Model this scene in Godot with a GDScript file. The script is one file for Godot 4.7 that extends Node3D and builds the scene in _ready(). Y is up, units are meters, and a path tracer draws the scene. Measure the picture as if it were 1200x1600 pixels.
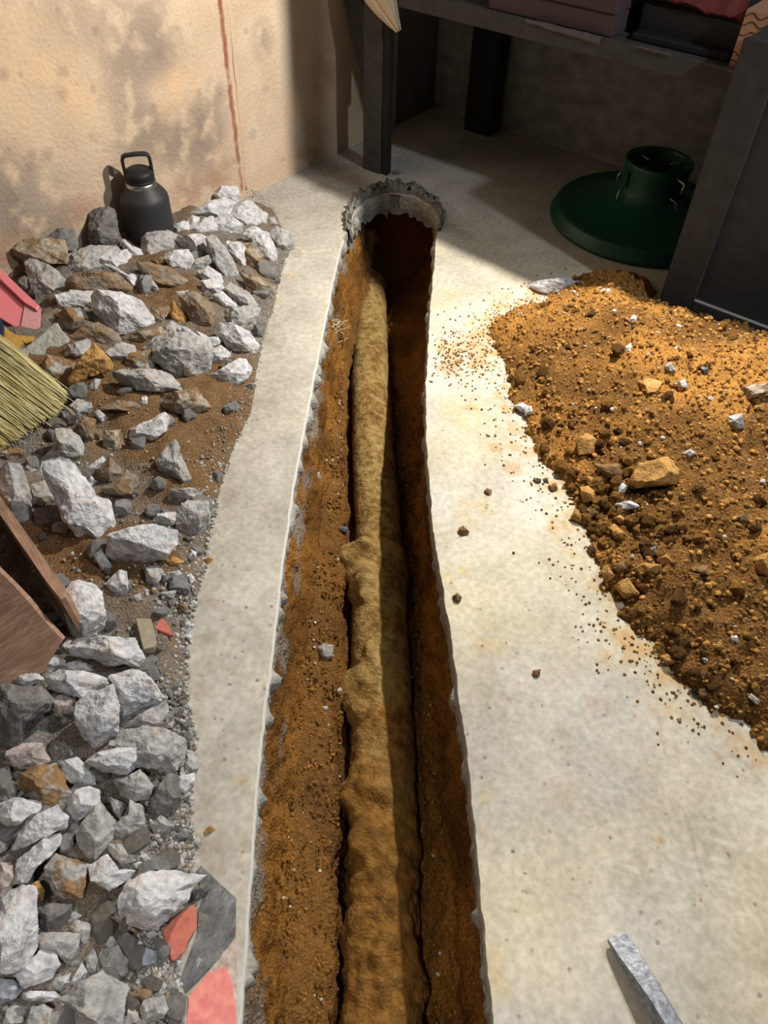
extends Node3D
# A trench cut through a basement floor, seen from standing height. Units metres, y up.
# The camera's level heading is -z. Room axes: lx runs along the back wall, lz away from it (see room()).

const EYE := Vector3(0, 1.4, 0)
const FOCAL := 1202.0
var cam := Basis()
const CORNER := Vector3(0.165, 0, -3.97)
const ALONG := Vector3(0.8, 0, 0.6)
const OUT := Vector3(-0.6, 0, 0.8)

var rng := RandomNumberGenerator.new()
var names := {}
var fn := FastNoiseLite.new()
var fn2 := FastNoiseLite.new()
var M := {}
var tone_of := {}
var ledge := PackedVector2Array()
var redge := PackedVector2Array()
var heap_poly := PackedVector2Array()
var dirt_poly := PackedVector2Array()
var TRENCH_END := -3.0
const SLAB := 0.07

# ---------------------------------------------------------------- places
func ray(u: float, v: float) -> Vector3:
	return (cam * Vector3((u - 600.0) / FOCAL, -(v - 800.0) / FOCAL, -1.0)).normalized()

func at(u: float, v: float, y := 0.0) -> Vector3:
	var d := ray(u, v)
	return EYE + d * ((y - EYE.y) / d.y)

func on_plane(u: float, v: float, p: Vector3, n: Vector3) -> Vector3:
	var d := ray(u, v)
	return EYE + d * ((p - EYE).dot(n) / d.dot(n))

func room(lx: float, y: float, lz: float) -> Vector3:
	return CORNER + ALONG * lx + OUT * lz + Vector3(0, y, 0)

func in_room(p: Vector3) -> Vector3:
	var q := p - CORNER
	return Vector3(q.dot(ALONG), p.y, q.dot(OUT))

func room_basis() -> Basis:
	return Basis(ALONG, Vector3.UP, OUT)

func px(text: String) -> PackedVector2Array:
	var out := PackedVector2Array()
	for pair in text.split(" ", false):
		var c := pair.split(",")
		out.append(Vector2(float(c[0]), float(c[1])))
	return out

func lerp_curve(c: PackedVector2Array, z: float) -> float:   # points (z, x), z falling
	if z >= c[0].x:
		return c[0].y
	for i in range(1, c.size()):
		if z >= c[i].x:
			return lerpf(c[i].y, c[i - 1].y, (z - c[i].x) / (c[i - 1].x - c[i].x))
	return c[c.size() - 1].y

func pipe_x(z: float) -> float:
	return lerp_curve(PackedVector2Array([Vector2(1, 0.045), Vector2(-0.28, 0.035), Vector2(-0.8, 0.02), Vector2(-1.2, 0.0), Vector2(-1.56, -0.015), Vector2(-1.93, -0.044), Vector2(-2.52, -0.079), Vector2(-3.0, -0.1)]), z)

func left_x(z: float) -> float:
	var x := lerp_curve(ledge, z)
	return x + 0.002 * fn.get_noise_2d(z * 900.0, 10.0) + 0.0012 * fn.get_noise_2d(z * 4000.0, 50.0)

func right_x(z: float) -> float:
	var x := lerp_curve(redge, z)
	return x + 0.004 * fn.get_noise_2d(z * 900.0, 310.0) + 0.0015 * fn.get_noise_2d(z * 4000.0, 350.0)

func seg_dist(p: Vector2, poly: PackedVector2Array) -> float:
	var best := 1e9
	var n := poly.size()
	for i in n:
		var a := poly[i]
		var ab := poly[(i + 1) % n] - a
		var t := clampf((p - a).dot(ab) / ab.length_squared(), 0, 1)
		best = minf(best, (a + ab * t - p).length_squared())
	return sqrt(best)

func heap_y(p: Vector2) -> float:
	if not Geometry2D.is_point_in_polygon(p, heap_poly):
		return -0.02
	var d := seg_dist(p, heap_poly)
	return 0.12 * (1.0 - exp(-d / 0.2)) * (0.85 + 0.35 * fn.get_noise_2d(p.x * 260, p.y * 260)) + 0.006 * minf(d / 0.02, 1.0) - 0.004

func dirt_y(p: Vector2) -> float:
	var wob := 0.035 * fn.get_noise_2d(p.x * 700 + 90, p.y * 700) + 0.012 * fn.get_noise_2d(p.x * 2600, p.y * 2600 + 70)
	var d := seg_dist(p, dirt_poly)
	if not Geometry2D.is_point_in_polygon(p, dirt_poly):
		d = -d
	d += wob
	if d <= 0:
		return -0.03
	var peak := exp(-((p - Vector2(1.05, -1.95)) * Vector2(1.5, 1.3)).length_squared() / 0.25)
	var h := 0.15 * (1.0 - exp(-d / 0.2)) + 0.10 * peak * (1.0 - exp(-d / 0.2))
	h += 0.03 * (1.0 - exp(-d / 0.1)) * fn.get_noise_2d(p.x * 420 + 7, p.y * 420)
	h += 0.012 * minf(d / 0.03, 1.0) * (fn.get_noise_2d(p.x * 1700, p.y * 1700) + 0.7 * fn2.get_noise_2d(p.x * 5200, p.y * 5200))
	return h + 0.004

func trench_shape(z: float) -> PackedVector2Array:   # the cross-section of the earth, from under the slab on one side to the other
	var l := left_x(z)
	var r := right_x(z)
	var c := pipe_x(z)
	var w := 0.008 * fn.get_noise_2d(z * 500, 77)
	return PackedVector2Array([Vector2(l - 0.14, -0.0705), Vector2(l - 0.012, -0.0705), Vector2(l - 0.004, -0.085), Vector2(l + 0.012 + w, -0.15), Vector2(l + 0.022 + w, -0.23), Vector2(l + 0.045 + w, -0.295),
		Vector2(maxf(l + 0.065, lerpf(l, c, 0.45)), -0.325), Vector2(c - 0.103 - w, -0.343), Vector2(c - 0.096, -0.385), Vector2(c - 0.082, -0.45), Vector2(c, -0.47), Vector2(c + 0.08, -0.45),
		Vector2(c + 0.096, -0.42), Vector2(maxf(c + 0.102, lerpf(c, r, 0.7)), -0.385), Vector2(r - 0.012 + w, -0.33), Vector2(r + 0.006 + w, -0.22), Vector2(r + 0.008, -0.12), Vector2(r + 0.004, -0.085), Vector2(r + 0.014, -0.0705), Vector2(r + 0.14, -0.0705)])

func trench_y(p: Vector3) -> float:
	var s := trench_shape(p.z)
	for i in range(2, s.size() - 2):
		if p.x >= s[i].x and p.x <= s[i + 1].x:
			return lerpf(s[i].y, s[i + 1].y, (p.x - s[i].x) / maxf(s[i + 1].x - s[i].x, 1e-4))
	return 0.0

func top_y(p: Vector3) -> float:
	if p.z > TRENCH_END and p.x > left_x(p.z) and p.x < right_x(p.z):
		return trench_y(p)
	return maxf(0.0, maxf(heap_y(Vector2(p.x, p.z)) if p.x < -0.1 else 0.0, dirt_y(Vector2(p.x, p.z)) if p.x > 0.1 else 0.0))

func hit(u: float, v: float) -> Vector3:   # where the line of sight meets the ground, heap, dirt or trench
	var d := ray(u, v)
	var t := (0.3 - EYE.y) / d.y
	var was := t
	for i in 400:
		var p := EYE + d * t
		if p.y <= top_y(p) or in_room(p).x < 0.035:
			break
		was = t
		t += 0.006
	for i in 8:
		var m := (was + t) * 0.5
		var p := EYE + d * m
		if p.y <= top_y(p) or in_room(p).x < 0.035:
			t = m
		else:
			was = m
	return EYE + d * t

# ---------------------------------------------------------------- nodes
func numbered(called: String) -> String:
	if not names.has(called):
		names[called] = 0
		return called
	names[called] += 1
	return "%s_%03d" % [called, names[called]]

func tag(o: Node, label: String, category: String, group := "", kind := "") -> Node:
	if label: o.set_meta("label", label)
	if category: o.set_meta("category", category)
	if group: o.set_meta("group", group)
	if kind: o.set_meta("kind", kind)
	return o

func thing(called: String, label: String, category: String, where: Vector3, turn := Basis(), group := "") -> Node3D:
	var o := Node3D.new()
	o.name = numbered(called)
	add_child(o)
	o.transform = Transform3D(turn, where)
	tag(o, label, category, group)
	return o

func obj(called: String, mesh: Mesh, mat: Material, parent: Node = self, xf := Transform3D()) -> MeshInstance3D:
	var o := MeshInstance3D.new()
	o.name = numbered(called) if parent == self else called
	o.mesh = mesh
	o.material_override = mat
	o.transform = xf
	parent.add_child(o, true)
	return o

# ---------------------------------------------------------------- meshes
func built(v: PackedVector3Array, idx: PackedInt32Array, c = null, uv = null) -> ArrayMesh:
	var a := []
	a.resize(Mesh.ARRAY_MAX)
	a[Mesh.ARRAY_VERTEX] = v
	a[Mesh.ARRAY_INDEX] = idx
	if c != null: a[Mesh.ARRAY_COLOR] = c
	if uv != null: a[Mesh.ARRAY_TEX_UV] = uv
	var st := SurfaceTool.new()
	st.create_from_arrays(a)
	st.generate_normals()
	return st.commit()

func used(v: PackedVector3Array, idx: PackedInt32Array, c: PackedColorArray) -> ArrayMesh:   # a grid from which cells were left out
	var to := {}
	var nv := PackedVector3Array()
	var nc := PackedColorArray()
	for i in idx.size():
		var k := idx[i]
		if not to.has(k):
			to[k] = nv.size()
			nv.append(v[k])
			nc.append(c[k])
		idx[i] = to[k]
	return built(nv, idx, nc)

func flat(v: PackedVector3Array, idx: PackedInt32Array, c = null) -> ArrayMesh:   # every triangle with its own plane
	var pv := PackedVector3Array()
	var pn := PackedVector3Array()
	var pc := PackedColorArray()
	pv.resize(idx.size())
	pn.resize(idx.size())
	if c != null: pc.resize(idx.size())
	for i in range(0, idx.size(), 3):
		var a := v[idx[i]]
		var b := v[idx[i + 1]]
		var d := v[idx[i + 2]]
		var n := (d - a).cross(b - a).normalized()
		for k in 3:
			pv[i + k] = v[idx[i + k]]
			pn[i + k] = n
			if c != null: pc[i + k] = c[idx[i + k]]
	var arr := []
	arr.resize(Mesh.ARRAY_MAX)
	arr[Mesh.ARRAY_VERTEX] = pv
	arr[Mesh.ARRAY_NORMAL] = pn
	if c != null: arr[Mesh.ARRAY_COLOR] = pc
	var m := ArrayMesh.new()
	m.add_surface_from_arrays(Mesh.PRIMITIVE_TRIANGLES, arr)
	return m

func grid_index(nu: int, nv: int) -> PackedInt32Array:   # nu x nv points, rows of nu
	var idx := PackedInt32Array()
	for j in nv - 1:
		for i in nu - 1:
			var a := j * nu + i
			idx.append_array(PackedInt32Array([a, a + 1, a + nu, a + 1, a + nu + 1, a + nu]))
	return idx

var icos := {}
func ico(level: int) -> Array:
	if icos.has(level):
		return icos[level]
	var v := PackedVector3Array()
	var f := PackedInt32Array()
	if level == 0:
		var t := (1.0 + sqrt(5.0)) / 2.0
		for p in [Vector3(-1, t, 0), Vector3(1, t, 0), Vector3(-1, -t, 0), Vector3(1, -t, 0), Vector3(0, -1, t), Vector3(0, 1, t), Vector3(0, -1, -t), Vector3(0, 1, -t), Vector3(t, 0, -1), Vector3(t, 0, 1), Vector3(-t, 0, -1), Vector3(-t, 0, 1)]:
			v.append(p.normalized())
		f = PackedInt32Array([0, 5, 11, 0, 1, 5, 0, 7, 1, 0, 10, 7, 0, 11, 10, 1, 9, 5, 5, 4, 11, 11, 2, 10, 10, 6, 7, 7, 8, 1, 3, 4, 9, 3, 2, 4, 3, 6, 2, 3, 8, 6, 3, 9, 8, 4, 5, 9, 2, 11, 4, 6, 10, 2, 8, 7, 6, 9, 1, 8])
	else:
		var below := ico(level - 1)
		v = below[0].duplicate()
		var mid := {}
		var g: PackedInt32Array = below[1]
		for i in range(0, g.size(), 3):
			var m := []
			for k in 3:
				var a := g[i + k]
				var b := g[i + (k + 1) % 3]
				var key := mini(a, b) * 100000 + maxi(a, b)
				if not mid.has(key):
					mid[key] = v.size()
					v.append((v[a] + v[b]).normalized())
				m.append(mid[key])
			f.append_array(PackedInt32Array([g[i], m[0], m[2], g[i + 1], m[1], m[0], g[i + 2], m[2], m[1], m[0], m[1], m[2]]))
	icos[level] = [v, f]
	return icos[level]

func lump_mesh(level: int, stretch: Vector3, cuts: int, rough: float, tint: Color, spread := 0.15, flat_faces := true) -> ArrayMesh:   # a loose stone or clod about one unit across
	var base := ico(level)
	var v: PackedVector3Array = base[0].duplicate()
	var c := PackedColorArray()
	c.resize(v.size())
	var off := rng.randf() * 900.0
	for i in v.size():
		v[i] = v[i] * stretch * (1.0 + rough * 1.6 * fn.get_noise_3d(v[i].x * 110 + off, v[i].y * 110, v[i].z * 110))
	for k in cuts:
		var n := Vector3(rng.randfn(), rng.randfn(), rng.randfn()).normalized()
		var far := 0.0
		for p in v: far = maxf(far, p.dot(n))
		var d := far * rng.randf_range(0.62, 0.9)
		for i in v.size():
			var e := v[i].dot(n) - d
			if e > 0: v[i] -= n * e
	for i in v.size():
		var q := fn2.get_noise_3d(v[i].x * 240 + off, v[i].y * 240, v[i].z * 240)
		v[i] += v[i].normalized() * rough * q * 0.6
		c[i] = tint * (1.0 + spread * 2.0 * q)
		c[i].a = 1.0
	return flat(v, base[1], c) if flat_faces else built(v, base[1], c)

# a stone of the size, outline and place that the line of sight gives it, with its own thickness
func stone(called: String, label: String, category: String, group: String, tone: String, lift: float, outline: PackedVector2Array, thick := 0.95, proud := 0.62) -> MeshInstance3D:
	var c := Vector2.ZERO
	var area := 0.0
	var n := outline.size()
	for i in n:
		var a := outline[i]
		var b := outline[(i + 1) % n]
		var k := a.cross(b)
		area += k
		c += (a + b) * k
	c /= 3.0 * area
	area = absf(area) * 0.5
	var d := ray(c.x, c.y)
	var p := hit(c.x, c.y)
	var depth := (p - EYE).dot(-cam.z)
	var half := thick * sqrt(area / PI) * depth / FOCAL
	p -= d * (half * proud + lift)
	var zr := -d
	var xr := (cam.x - zr * cam.x.dot(zr)).normalized()
	var yr := zr.cross(xr)
	var pts := PackedVector2Array()
	for q0 in outline:
		var q := c + (q0 - c) * (1.15 if called == "soil_clod" else 1.0 if called != "rubble_stone" else 1.2 if c.y < 570 else 1.1 if c.y < 640 else 1.08)
		var w := on_plane(q.x, q.y, p, zr) - p
		pts.append(Vector2(w.dot(xr), w.dot(yr)))
	var radius := PackedFloat32Array()
	radius.resize(97)
	for s in 97:
		var dir := Vector2.from_angle(TAU * s / 96.0)
		var best := 0.0
		for i in n:
			var a := pts[i]
			var e := pts[(i + 1) % n] - a
			var den := dir.cross(e)
			if absf(den) < 1e-9: continue
			var t := a.cross(e) / den
			var w := a.cross(dir) / den
			if t > best and w >= -0.001 and w <= 1.001: best = t
		radius[s] = maxf(best, half * 0.2)
	var size := sqrt(area / PI) * depth / FOCAL
	var base := ico(4 if area > 700 else 3 if area > 120 else 2)
	var v: PackedVector3Array = base[0].duplicate()
	for i in v.size():
		var q := v[i]
		var th := fposmod(atan2(q.y, q.x), TAU) / TAU * 96.0
		var lo := int(th)
		var rr := lerpf(radius[lo], radius[mini(lo + 1, 96)], th - lo)
		var flatr := sqrt(q.x * q.x + q.y * q.y)
		var dirxy := Vector2(q.x, q.y) / maxf(flatr, 1e-6)
		var s := pow(flatr, 0.72)
		v[i] = Vector3(dirxy.x * rr * s, dirxy.y * rr * s, signf(q.z) * half * pow(absf(q.z), 0.8))
	var clod := tone in ["O", "B"] and called == "soil_clod"
	for k in (7 if clod else 20):
		var nz := (1.0 if k < (4 if clod else 15) else -1.0) * rng.randf_range(0.35, 1.0)
		var side := Vector2.from_angle(rng.randf() * TAU) * sqrt(1.0 - nz * nz)
		var nn := Vector3(side.x / maxf(size, 0.001), side.y / maxf(size, 0.001), nz / maxf(half, 0.001)).normalized()
		var far := 0.0
		for q in v: far = maxf(far, q.dot(nn))
		var dd := far * rng.randf_range(0.62, 0.93)
		for i in v.size():
			var e := v[i].dot(nn) - dd
			if e > 0: v[i] -= nn * e
	# the breaks must not eat into the outline
	var reach := PackedFloat32Array()
	reach.resize(48)
	for q in v:
		var s := int(fposmod(atan2(q.y, q.x), TAU) / TAU * 48.0) % 48
		reach[s] = maxf(reach[s], Vector2(q.x, q.y).length())
	for i in v.size():
		var t := fposmod(atan2(v[i].y, v[i].x), TAU) / TAU
		var lo := int(t * 96.0)
		var want := lerpf(radius[lo], radius[mini(lo + 1, 96)], t * 96.0 - lo)
		var b0 := fposmod(t * 48.0 - 0.5, 48.0)
		var have := lerpf(reach[int(b0) % 48], reach[(int(b0) + 1) % 48], b0 - int(b0))
		var g := clampf(want / maxf(have, 1e-5), 0.9, 1.5)
		v[i].x *= g
		v[i].y *= g
	var off := rng.randf() * 2000.0
	var col := PackedColorArray()
	col.resize(v.size())
	var tint: Color = tone_of[tone]
	var soil: Color = tone_of["B"]
	var mixed := 0.75 if tone == "M" else 0.25 if tone in ["W", "G", "T"] else 0.0
	if tone in ["B", "T"] and not clod:
		mixed = 0.6
		soil = Color(0.22, 0.145, 0.08)
		if tone == "B": tint = Color(0.33, 0.27, 0.21)
	for i in v.size():
		var q := v[i]
		var f := 5200.0
		var a := fn.get_noise_3d(q.x * f * 0.35 + off, q.y * f * 0.35, q.z * f * 0.35)
		var b := fn2.get_noise_3d(q.x * f + off, q.y * f, q.z * f)
		var up := (xr * q.x + yr * q.y + zr * q.z).normalized().y
		v[i] += q.normalized() * (a * size * (0.13 if clod else 0.055) + b * minf(size * 0.075, 0.0034))
		var k := clampf((a * 1.3 + 0.35 * b + mixed - 0.55 + 0.25 * maxf(up, 0.0) * mixed) * 3.0, 0.0, 1.0) * minf(1.0, mixed * 1.6)
		var t := tint.lerp(soil, k) * clampf(1.0 + 0.3 * b + 0.45 * a, 0.45, 1.3)
		t.a = 1.0
		col[i] = t
	var o := obj(called, flat(v, base[1], col), M.clod if clod else M.stone, self, Transform3D(Basis(xr, yr, zr), p))
	tag(o, label, category, group)
	return o

func box_mesh(size: Vector3, bevel := 0.004) -> ArrayMesh:   # a box with chamfered edges
	var st := SurfaceTool.new()
	st.begin(Mesh.PRIMITIVE_TRIANGLES)
	st.set_smooth_group(-1)
	var h := size * 0.5
	var b := minf(bevel, minf(h.x, minf(h.y, h.z)) * 0.5)
	var P := func(s: Vector3, ax: int) -> Vector3:
		var q := s * (h - Vector3.ONE * b)
		q[ax] = s[ax] * h[ax]
		return q
	var quad := func(a: Vector3, bb: Vector3, c: Vector3, d: Vector3):
		var nrm := (c - a).cross(bb - a)
		if nrm.dot(a + bb + c + d) < 0:
			var t := bb
			bb = d
			d = t
		for q in [a, bb, c, a, c, d]:
			st.set_uv(Vector2(q.x + q.z, q.y))
			st.add_vertex(q)
	for ax in 3:
		var u := (ax + 1) % 3
		var w := (ax + 2) % 3
		for s in [-1.0, 1.0]:
			var corners := []
			for k in [[-1, -1], [1, -1], [1, 1], [-1, 1]]:
				var q := Vector3.ZERO
				q[ax] = s
				q[u] = k[0]
				q[w] = k[1]
				corners.append(P.call(q, ax))
			quad.call(corners[0], corners[1], corners[2], corners[3])
			for s2 in [-1.0, 1.0]:
				var e := []
				for k in [-1.0, 1.0]:
					var q := Vector3.ZERO
					q[ax] = s
					q[u] = s2
					q[w] = k
					e.append(P.call(q, ax))
					e.append(P.call(q, u))
				quad.call(e[0], e[1], e[3], e[2])
	for i in 8:
		var q := Vector3(1 if i & 1 else -1, 1 if i & 2 else -1, 1 if i & 4 else -1)
		var a: Vector3 = P.call(q, 0)
		var bb: Vector3 = P.call(q, 1)
		var c: Vector3 = P.call(q, 2)
		if (c - a).cross(bb - a).dot(q) < 0:
			var t := bb
			bb = c
			c = t
		for p in [a, bb, c]:
			st.set_uv(Vector2(p.x + p.z, p.y))
			st.add_vertex(p)
	st.generate_normals()
	return st.commit()

func room_box(called: String, a: Vector3, b: Vector3, mat: Material, parent: Node = self, bevel := 0.004) -> MeshInstance3D:   # from corner a to corner b in room axes
	var mid := (a + b) * 0.5
	var o := obj(called, box_mesh((b - a).abs(), bevel), mat, parent)
	var xf := Transform3D(room_basis(), room(mid.x, mid.y, mid.z))
	o.transform = xf if parent == self else parent.transform.affine_inverse() * xf
	return o

func lathe_mesh(profile: PackedVector2Array, around := 48, open_top := false) -> ArrayMesh:
	var v := PackedVector3Array()
	var uv := PackedVector2Array()
	for i in profile.size():
		for k in around + 1:
			var a := TAU * k / around
			v.append(Vector3(cos(a) * profile[i].x, profile[i].y, sin(a) * profile[i].x))
			uv.append(Vector2(float(k) / around * 4.0, profile[i].y * 10.0))
	var idx := PackedInt32Array()
	var nu := around + 1
	for j in profile.size() - 1:
		for k in around:
			var a := j * nu + k
			idx.append_array(PackedInt32Array([a, a + nu, a + 1, a + 1, a + nu, a + nu + 1]))
	return built(v, idx, null, uv)

func tube_mesh(path: PackedVector3Array, r: float, sides := 8, r_end := -1.0) -> ArrayMesh:
	var v := PackedVector3Array()
	var n := path.size()
	var prev := Vector3.ZERO
	for i in n:
		var t := (path[mini(i + 1, n - 1)] - path[maxi(i - 1, 0)]).normalized()
		var s := t.cross(Vector3.UP if absf(t.y) < 0.9 else Vector3.RIGHT).normalized()
		if prev != Vector3.ZERO:
			s = (prev - t * prev.dot(t)).normalized()
		prev = s
		var q := t.cross(s)
		var rr := r if r_end < 0 else lerpf(r, r_end, float(i) / (n - 1))
		for k in sides + 1:
			var a := TAU * k / sides
			v.append(path[i] + (s * cos(a) + q * sin(a)) * rr)
	var idx := PackedInt32Array()
	for j in n - 1:
		for k in sides:
			var a := j * (sides + 1) + k
			idx.append_array(PackedInt32Array([a, a + sides + 1, a + 1, a + 1, a + sides + 1, a + sides + 2]))
	for e in 2:
		var first := v.size()
		var ring := 0 if e == 0 else (n - 1) * (sides + 1)
		v.append(path[0 if e == 0 else n - 1])
		for k in sides:
			idx.append_array(PackedInt32Array([first, ring + k, ring + k + 1] if e == 0 else [first, ring + k + 1, ring + k]))
	return built(v, idx)

# a plate whose face has the given outline (points in space, all near one plane), with thickness along `down` and slightly worn edges
func plate_mesh(face: PackedVector3Array, down: Vector3, bevel := 0.0015, uv_u := Vector3.RIGHT, uv_v := Vector3.BACK) -> ArrayMesh:
	var n := face.size()
	var c := Vector3.ZERO
	for p in face: c += p / n
	var nrm := -down.normalized()
	var flat2 := PackedVector2Array()
	var ax := (face[1] - face[0]).normalized()
	var ay := nrm.cross(ax)
	for p in face: flat2.append(Vector2((p - c).dot(ax), (p - c).dot(ay)))
	var tris := Geometry2D.triangulate_polygon(flat2)
	var rings := [PackedVector3Array(), face.duplicate(), PackedVector3Array()]
	var inner := PackedVector3Array()
	for i in n:
		inner.append(face[i] + (c - face[i]).normalized() * bevel * 1.4)
		rings[2].append(face[i] + down)
		face[i] = face[i] + down.normalized() * bevel
	rings[0] = inner
	rings[1] = face
	var st := SurfaceTool.new()
	st.begin(Mesh.PRIMITIVE_TRIANGLES)
	st.set_smooth_group(-1)
	var put := func(a: Vector3, b: Vector3, d: Vector3, out: Vector3):
		if (d - a).cross(b - a).dot(out) < 0:
			var t := b
			b = d
			d = t
		for q in [a, b, d]:
			st.set_uv(Vector2(q.dot(uv_u), q.dot(uv_v)))
			st.add_vertex(q)
	for i in range(0, tris.size(), 3):
		put.call(inner[tris[i]], inner[tris[i + 1]], inner[tris[i + 2]], nrm)
		put.call(rings[2][tris[i]], rings[2][tris[i + 1]], rings[2][tris[i + 2]], -nrm)
	for k in 2:
		for i in n:
			var j := (i + 1) % n
			var out: Vector3 = ((rings[1][i] + rings[1][j]) * 0.5 - c)
			out = out - nrm * out.dot(nrm) + nrm * 0.001
			put.call(rings[k][i], rings[k][j], rings[k + 1][j], out)
			put.call(rings[k][i], rings[k + 1][j], rings[k + 1][i], out)
	st.generate_normals()
	return st.commit()

# ---------------------------------------------------------------- materials
func noise_image(size: int, sd: int, freq: float, octaves: int, ridged := false) -> Image:
	var n := FastNoiseLite.new()
	n.seed = sd
	n.frequency = freq
	n.fractal_octaves = octaves
	n.noise_type = FastNoiseLite.TYPE_SIMPLEX_SMOOTH
	n.fractal_type = FastNoiseLite.FRACTAL_RIDGED if ridged else FastNoiseLite.FRACTAL_FBM
	return n.get_seamless_image(size, size)

func ramp_tex(im: Image, lo: Color, hi: Color) -> ImageTexture:
	var w := im.get_width()
	var src := im.get_data()
	var step := src.size() / (w * w)
	var out := PackedByteArray()
	out.resize(w * w * 3)
	for i in w * w:
		var t := src[i * step] / 255.0
		var c := lo.lerp(hi, t)
		out[i * 3] = int(clampf(c.r, 0, 1) * 255)
		out[i * 3 + 1] = int(clampf(c.g, 0, 1) * 255)
		out[i * 3 + 2] = int(clampf(c.b, 0, 1) * 255)
	return ImageTexture.create_from_image(Image.create_from_data(w, w, false, Image.FORMAT_RGB8, out))

func mat(albedo: Color, rough := 0.9, spec := 0.35) -> StandardMaterial3D:
	var m := StandardMaterial3D.new()
	m.albedo_color = albedo
	m.roughness = rough
	m.metallic_specular = spec
	return m

func rough_mat(tex: Texture2D, bump: Texture2D, scale: float, depth_cm: float, tint := Color.WHITE, vertex := false, world := true) -> StandardMaterial3D:
	var m := mat(tint, 0.95, 0.25)
	m.albedo_texture = tex
	m.vertex_color_use_as_albedo = vertex
	m.uv1_triplanar = true
	m.uv1_world_triplanar = world
	m.uv1_scale = Vector3.ONE * scale
	if bump:
		m.heightmap_enabled = true
		m.heightmap_texture = bump
		m.heightmap_scale = depth_cm
	return m

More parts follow.
